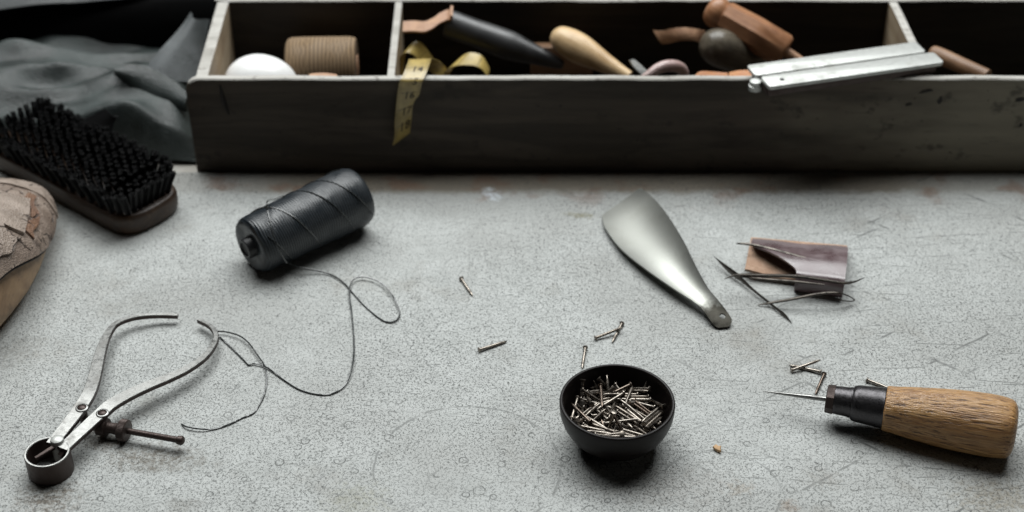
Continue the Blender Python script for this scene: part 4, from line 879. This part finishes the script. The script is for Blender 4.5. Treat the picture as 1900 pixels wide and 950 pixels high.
# ------------------------------------------------------------------ bowl of nails
# resting places of the heaped nails: x, y, z in 0.1 mm from the bowl centre, quaternion in thousandths
ZLIFT = 0.0029
HEAP_DATA = [
    (51,42,48,934,-216,-84,274), (24,-87,49,857,484,-104,-146), (-19,-37,44,821,-561,87,-59), (-1,75,46,56,148,-775,-612), (18,-2,59,273,14,-173,-946),
    (127,72,65,744,397,-188,-504), (47,-5,73,757,616,-4,-218), (-51,23,47,816,563,115,62), (84,20,76,29,5,580,814), (68,104,75,182,61,889,-416),
    (-111,159,110,576,512,7,-637), (-53,54,61,52,51,983,167), (79,40,87,7,-55,-143,-988), (11,-12,77,106,176,471,858), (-88,17,77,496,-841,195,-94),
    (60,177,102,713,595,-20,370), (-2,-25,94,312,-173,642,-678), (-62,39,48,820,561,104,34), (-13,-110,70,51,-251,943,-212), (-111,-22,76,114,448,753,469),
    (190,-21,99,713,-535,-407,196), (38,-64,87,114,-278,904,-304), (14,88,67,577,814,-58,34), (-24,70,65,34,-15,222,974), (-150,1,82,541,-711,433,-125),
    (-175,-29,85,300,-482,-728,384), (2,-110,88,549,777,225,212), (97,-126,73,238,-86,642,-724), (161,171,150,798,-21,-498,337), (83,-149,81,977,-99,-27,188),
    (83,-78,80,210,-358,904,-98), (52,144,93,81,-238,927,278), (-117,43,96,816,534,119,-190), (-21,-71,80,913,303,50,268), (173,24,109,628,218,158,-730),
    (-5,79,88,62,298,-943,-136), (80,88,98,92,1,-693,715), (106,61,93,46,-30,19,998), (-146,71,106,255,-924,216,186), (-82,114,94,854,519,35,2),
    (-63,119,75,294,52,-184,-937), (48,-132,95,272,-933,-226,-62), (-76,-84,92,84,-956,222,-172), (115,-91,87,321,549,-754,-165), (56,-107,100,831,480,-97,263),
    (-11,131,98,847,498,-138,-123), (-37,-103,71,173,227,-816,-502), (-46,76,96,186,31,885,-425), (87,-146,102,628,463,542,313), (136,-97,102,774,132,159,598),
    (-127,-131,108,485,-104,-68,865), (-125,17,107,751,-499,428,66), (-109,51,113,557,-530,493,-407), (-84,95,94,831,553,22,49), (-108,-128,98,629,-558,343,-419),
    (131,-66,118,811,-426,163,-366), (104,43,106,358,803,-355,-319), (-70,-8,110,527,596,451,404), (36,-106,115,235,-120,-67,962), (175,-15,126,624,-110,-251,732),
    (-64,129,115,552,106,-213,-799), (-84,-208,160,302,-600,244,-700), (-41,-34,125,115,-246,-940,205), (-45,126,114,806,195,107,549), (-124,60,130,697,-591,225,-338),
    (76,113,110,218,108,583,775), (-155,-19,112,675,-712,173,88), (44,-61,124,903,240,-159,-320), (130,-2,130,92,384,918,-21), (198,15,125,304,-642,616,-340),
    (31,131,123,106,-935,-329,74), (162,-106,137,217,48,614,-757), (40,-25,116,37,-305,-951,-34), (125,75,136,21,338,-935,-108), (112,89,135,165,326,-820,-441),
    (-166,-137,124,729,567,294,-246), (-149,-70,114,478,-53,78,873), (-189,70,152,303,-616,678,-262), (24,-129,113,627,-665,358,-192), (40,4,124,385,5,131,914),
    (55,-166,125,96,-171,276,941), (-108,-41,128,748,540,-261,-285), (106,126,153,38,-692,721,-22), (159,-70,150,502,-729,214,-413), (-72,91,135,531,-306,-438,657),
    (130,-64,151,32,-902,422,-82), (147,124,160,716,-95,173,-669), (33,12,156,326,63,101,-938), (-205,-7,111,228,-783,572,87), (-51,-148,117,137,303,682,652),
    (-14,-149,121,334,-304,-580,678), (-13,-125,130,264,-338,-666,610), (36,-27,163,250,-672,-696,40), (-53,31,151,827,-538,-55,155), (-94,132,156,762,-514,269,-287),
    (155,12,154,215,206,-810,-505), (-47,-29,145,75,350,-921,-152), (125,108,154,546,406,-483,-551), (-1,130,142,213,392,863,238), (-139,-20,144,93,146,-513,-841),
    (-203,150,177,125,-656,577,470), (4,154,140,801,-412,145,-409), (-190,-52,151,57,257,-330,907), (-100,111,151,896,212,-139,-366), (54,-54,145,302,-589,-654,367),
    (39,-157,144,368,135,403,827), (-110,-56,146,930,-196,-116,288), (-106,19,175,259,-424,-671,551), (43,172,142,848,-203,196,-449), (-66,50,164,924,33,-143,-352),
    (6,-123,161,445,513,447,582), (61,183,145,156,867,-389,-269), (121,215,185,246,-171,63,952), (126,-138,174,155,-851,449,-222), (-38,196,179,218,644,462,569),
    (32,148,142,334,383,847,158), (47,-82,164,578,190,-210,-766), (-33,-135,142,721,-80,313,-613), (-41,103,146,447,94,504,733), (101,-129,157,852,-483,201,33),
    (32,-55,179,474,-719,369,-349), (-3,137,165,159,137,-708,-674), (-168,4,170,927,-53,-179,326), (183,28,173,770,531,-74,-347), (89,18,133,613,317,523,-501),
    (-198,-61,179,846,182,344,365), (-106,54,168,226,-411,-670,575), (-166,103,155,256,784,493,-277), (-5,-220,158,627,30,737,252), (161,-19,174,268,-36,-568,777),
    (-109,198,179,88,299,-921,234), (129,95,177,33,147,817,557), (2,-237,150,918,-390,-6,-66), (-68,-133,143,112,601,703,362), (153,-19,156,215,9,-489,-846),
    (-21,-35,161,853,5,246,-460), (-162,-104,119,199,-405,-652,609), (43,-245,170,419,907,28,43), (-178,20,175,769,-543,-265,209), (105,124,178,41,-16,101,994),
    (-109,-131,159,778,580,-121,-207), (-140,-52,164,928,27,-262,264), (-15,-84,167,209,671,588,401), (83,-167,178,785,591,-94,-160), (-25,22,193,600,123,-313,-726),
    (59,-176,168,92,-128,-966,203), (176,8,173,869,-371,242,-221), (22,-91,197,786,611,-81,50), (112,199,180,821,-482,-50,-302), (124,-57,182,900,-138,131,-392),
    (94,143,182,10,8,995,-101), (-154,-126,173,826,540,-96,-128), (4,160,170,678,-701,-128,178), (61,-21,195,79,366,896,238), (83,-69,183,747,592,-86,-289),
    (30,159,187,1,-66,682,-728), (-247,41,174,535,323,-391,-676), (-107,-153,153,243,52,180,952), (-43,-208,180,104,985,54,-126), (205,-71,182,327,319,-702,-547),
    (-115,-86,174,314,-110,-438,835), (-84,-165,173,96,-22,-141,985), (-110,86,177,367,909,-173,-95), (-100,-122,180,669,-676,170,-258), (-213,-8,193,362,-321,-568,666),
    (13,-149,202,559,638,-189,-496), (-164,-159,142,718,573,289,-268), (-86,209,138,103,-531,-599,-591), (233,99,179,507,131,530,667), (76,126,201,747,-317,-229,538),
    (210,-32,181,857,220,211,416), (-78,-188,175,72,990,-44,115), (9,191,185,272,16,91,-958), (-25,222,164,887,252,235,-307), (-33,89,195,251,201,-459,-828),
    (-89,169,160,96,294,46,-950), (200,-16,186,355,292,-680,-572), (-84,132,198,560,-432,398,-584), (-47,-111,181,595,-195,752,208), (-73,198,166,440,-838,-147,289),
    (101,-3,199,228,-282,-914,183), (216,-91,186,829,-291,-19,478), (-164,111,201,393,519,720,240), (58,-214,185,16,-27,-714,-699), (-114,109,194,713,638,12,-290),
]
bc = P(1145.5, 743, .0310); bc.z = 0; rb = .0338
t = thing('nail_bowl', 'small dark brown round bowl heaped with steel nails', 'bowl', tuple(bc))
zr = .0345
outer = [(0, .0001), (0, .016), (.0004, .0175), (.003, .0212), (.0075, .0255), (.0125, .0288), (.018, .0314), (.024, .0331), (.029, .0337), (.033, .0338), (.0341, .0336), (.0345, .0331), (.0345, .0322), (.0340, .0317)]
inner = [(.030, .0312), (.023, .0300), (.016, .0275), (.0095, .0230), (.005, .0170), (.0032, .009), (.003, .0001)]
obj('bowl_body', lathe([(a_ * .9, b_) for a_, b_ in outer + inner], 96, 'Z'), M['bowl'], t, local=True, smooth=50)
NL, NR = .021, .00095
def nail_geo():
    return lathe([(-.0105, .0001), (-.0105, .0014), (-.0104, .00172), (-.0099, .00175), (-.0096, .0012), (-.0095, NR * 1.05), (-.008, NR), (.0068, NR), (.0092, NR * .62), (.0104, .0001)], 12)
gN = nail_geo(); nm_ = obj('nail', gN, M['nail'], local=True, smooth=35); nail_mesh = nm_.data; bpy.data.objects.remove(nm_)
def nail(loc, q, label, group):
    o = bpy.data.objects.new('nail', nail_mesh); COL.objects.link(o); o.rotation_mode = 'QUATERNION'; o.location = loc; o.rotation_quaternion = q; tag(o, label, 'nail', group); return o
HEAP = 'steel nails heaped in the bowl'
for d_ in HEAP_DATA:
    nail(V((d_[0] * .0001 + bc.x, d_[1] * .0001 + bc.y, d_[2] * .0001 + .0003 + ZLIFT)), Quaternion([x * .001 for x in d_[3:]]).normalized(), 'steel nail in the tangled heap inside the dark bowl', HEAP)
LOOSE = 'loose nails scattered on the board'
for (hu, hv_, hz), (tu, tv, tz), lab in (
        ((856, 517, .0015), (876, 547, .0010), 'nail lying alone farthest up the board, right of the thread loop'),
        ((889, 649, .0016), (934, 635, .0010), 'nail lying alone left of and above the bowl, pointing right'),
        ((1105, 627, .0016), (1151, 609, .0034), 'lower nail of the crossed pair above the bowl, its tip on the other'),
        ((1154, 600, .0016), (1139, 629, .0010), 'upper nail of the crossed pair above the bowl, dark head at top'),
        ((1086, 645, .0016), (1080, 684, .0010), 'nail pointing straight into the rear rim of the bowl'),
        ((1469, 687, .0016), (1513, 671, .0042), 'topmost nail of the three above the awl spike, propped on another'),
        ((1523, 690, .0016), (1476, 680, .0010), 'nail lying under the propped one above the awl spike'),
        ((1529, 694, .0016), (1513, 731, .0010), 'nail pointing down at the awl spike'),
        ((1609, 705, .0016), (1650, 721, .0010), 'dark nail tucked against the far side of the awl handle')):
    a, b = P(hu, hv_, hz), P(tu, tv, tz); d_ = b - a
    q = frame(d_).to_quaternion(); nail(a + d_.normalized() * .0100, q, lab, LOOSE)
# crumb of leather
def crumb():
    pl = [(1322, 833), (1328, 829), (1332, 832), (1338, 832), (1336, 837), (1338, 842), (1331, 840), (1326, 837)]
    return prism([P(u, v, 0)[:2] for u, v in pl][::-1], .0006, .0024, .0004)
tag(obj('leather_crumb', crumb(), M['chip'], origin=P(1330, 836, 0)), 'tiny tan leather crumb right of the bowl', 'leather crumb')

# ------------------------------------------------------------------ light
def area(name, loc, target, w, h, power, colr):
    l = bpy.data.lights.new(name, 'AREA'); l.shape = 'RECTANGLE'; l.size = w; l.size_y = h; l.energy = power; l.color = colr
    o = bpy.data.objects.new(name, l); COL.objects.link(o); o.location = loc; o.rotation_euler = (V(target) - V(loc)).to_track_quat('-Z', 'Y').to_euler(); return o
c_ = V((.0, .85, 0)); d_ = V((-.02, math.cos(R(64)), math.sin(R(64)))).normalized()
area('window_light', c_ + d_ * 1.9, c_, 2.2, 1.35, 71, (.975, 1.0, .995))
area('room_fill', V((1.5, .1, .8)), V((.3, .95, 0)), .7, .7, .45, (1, .94, .85))
w = bpy.data.worlds.new('World'); S.world = w; w.use_nodes = True
w.node_tree.nodes['Background'].inputs[0].default_value = (.9, .96, 1, 1); w.node_tree.nodes['Background'].inputs[1].default_value = .002
S.view_settings.view_transform = 'Standard'; S.view_settings.look = 'None'; S.view_settings.exposure = 0; S.view_settings.gamma = 1
S.cycles.use_denoising = True
S.cycles.max_bounces = 8
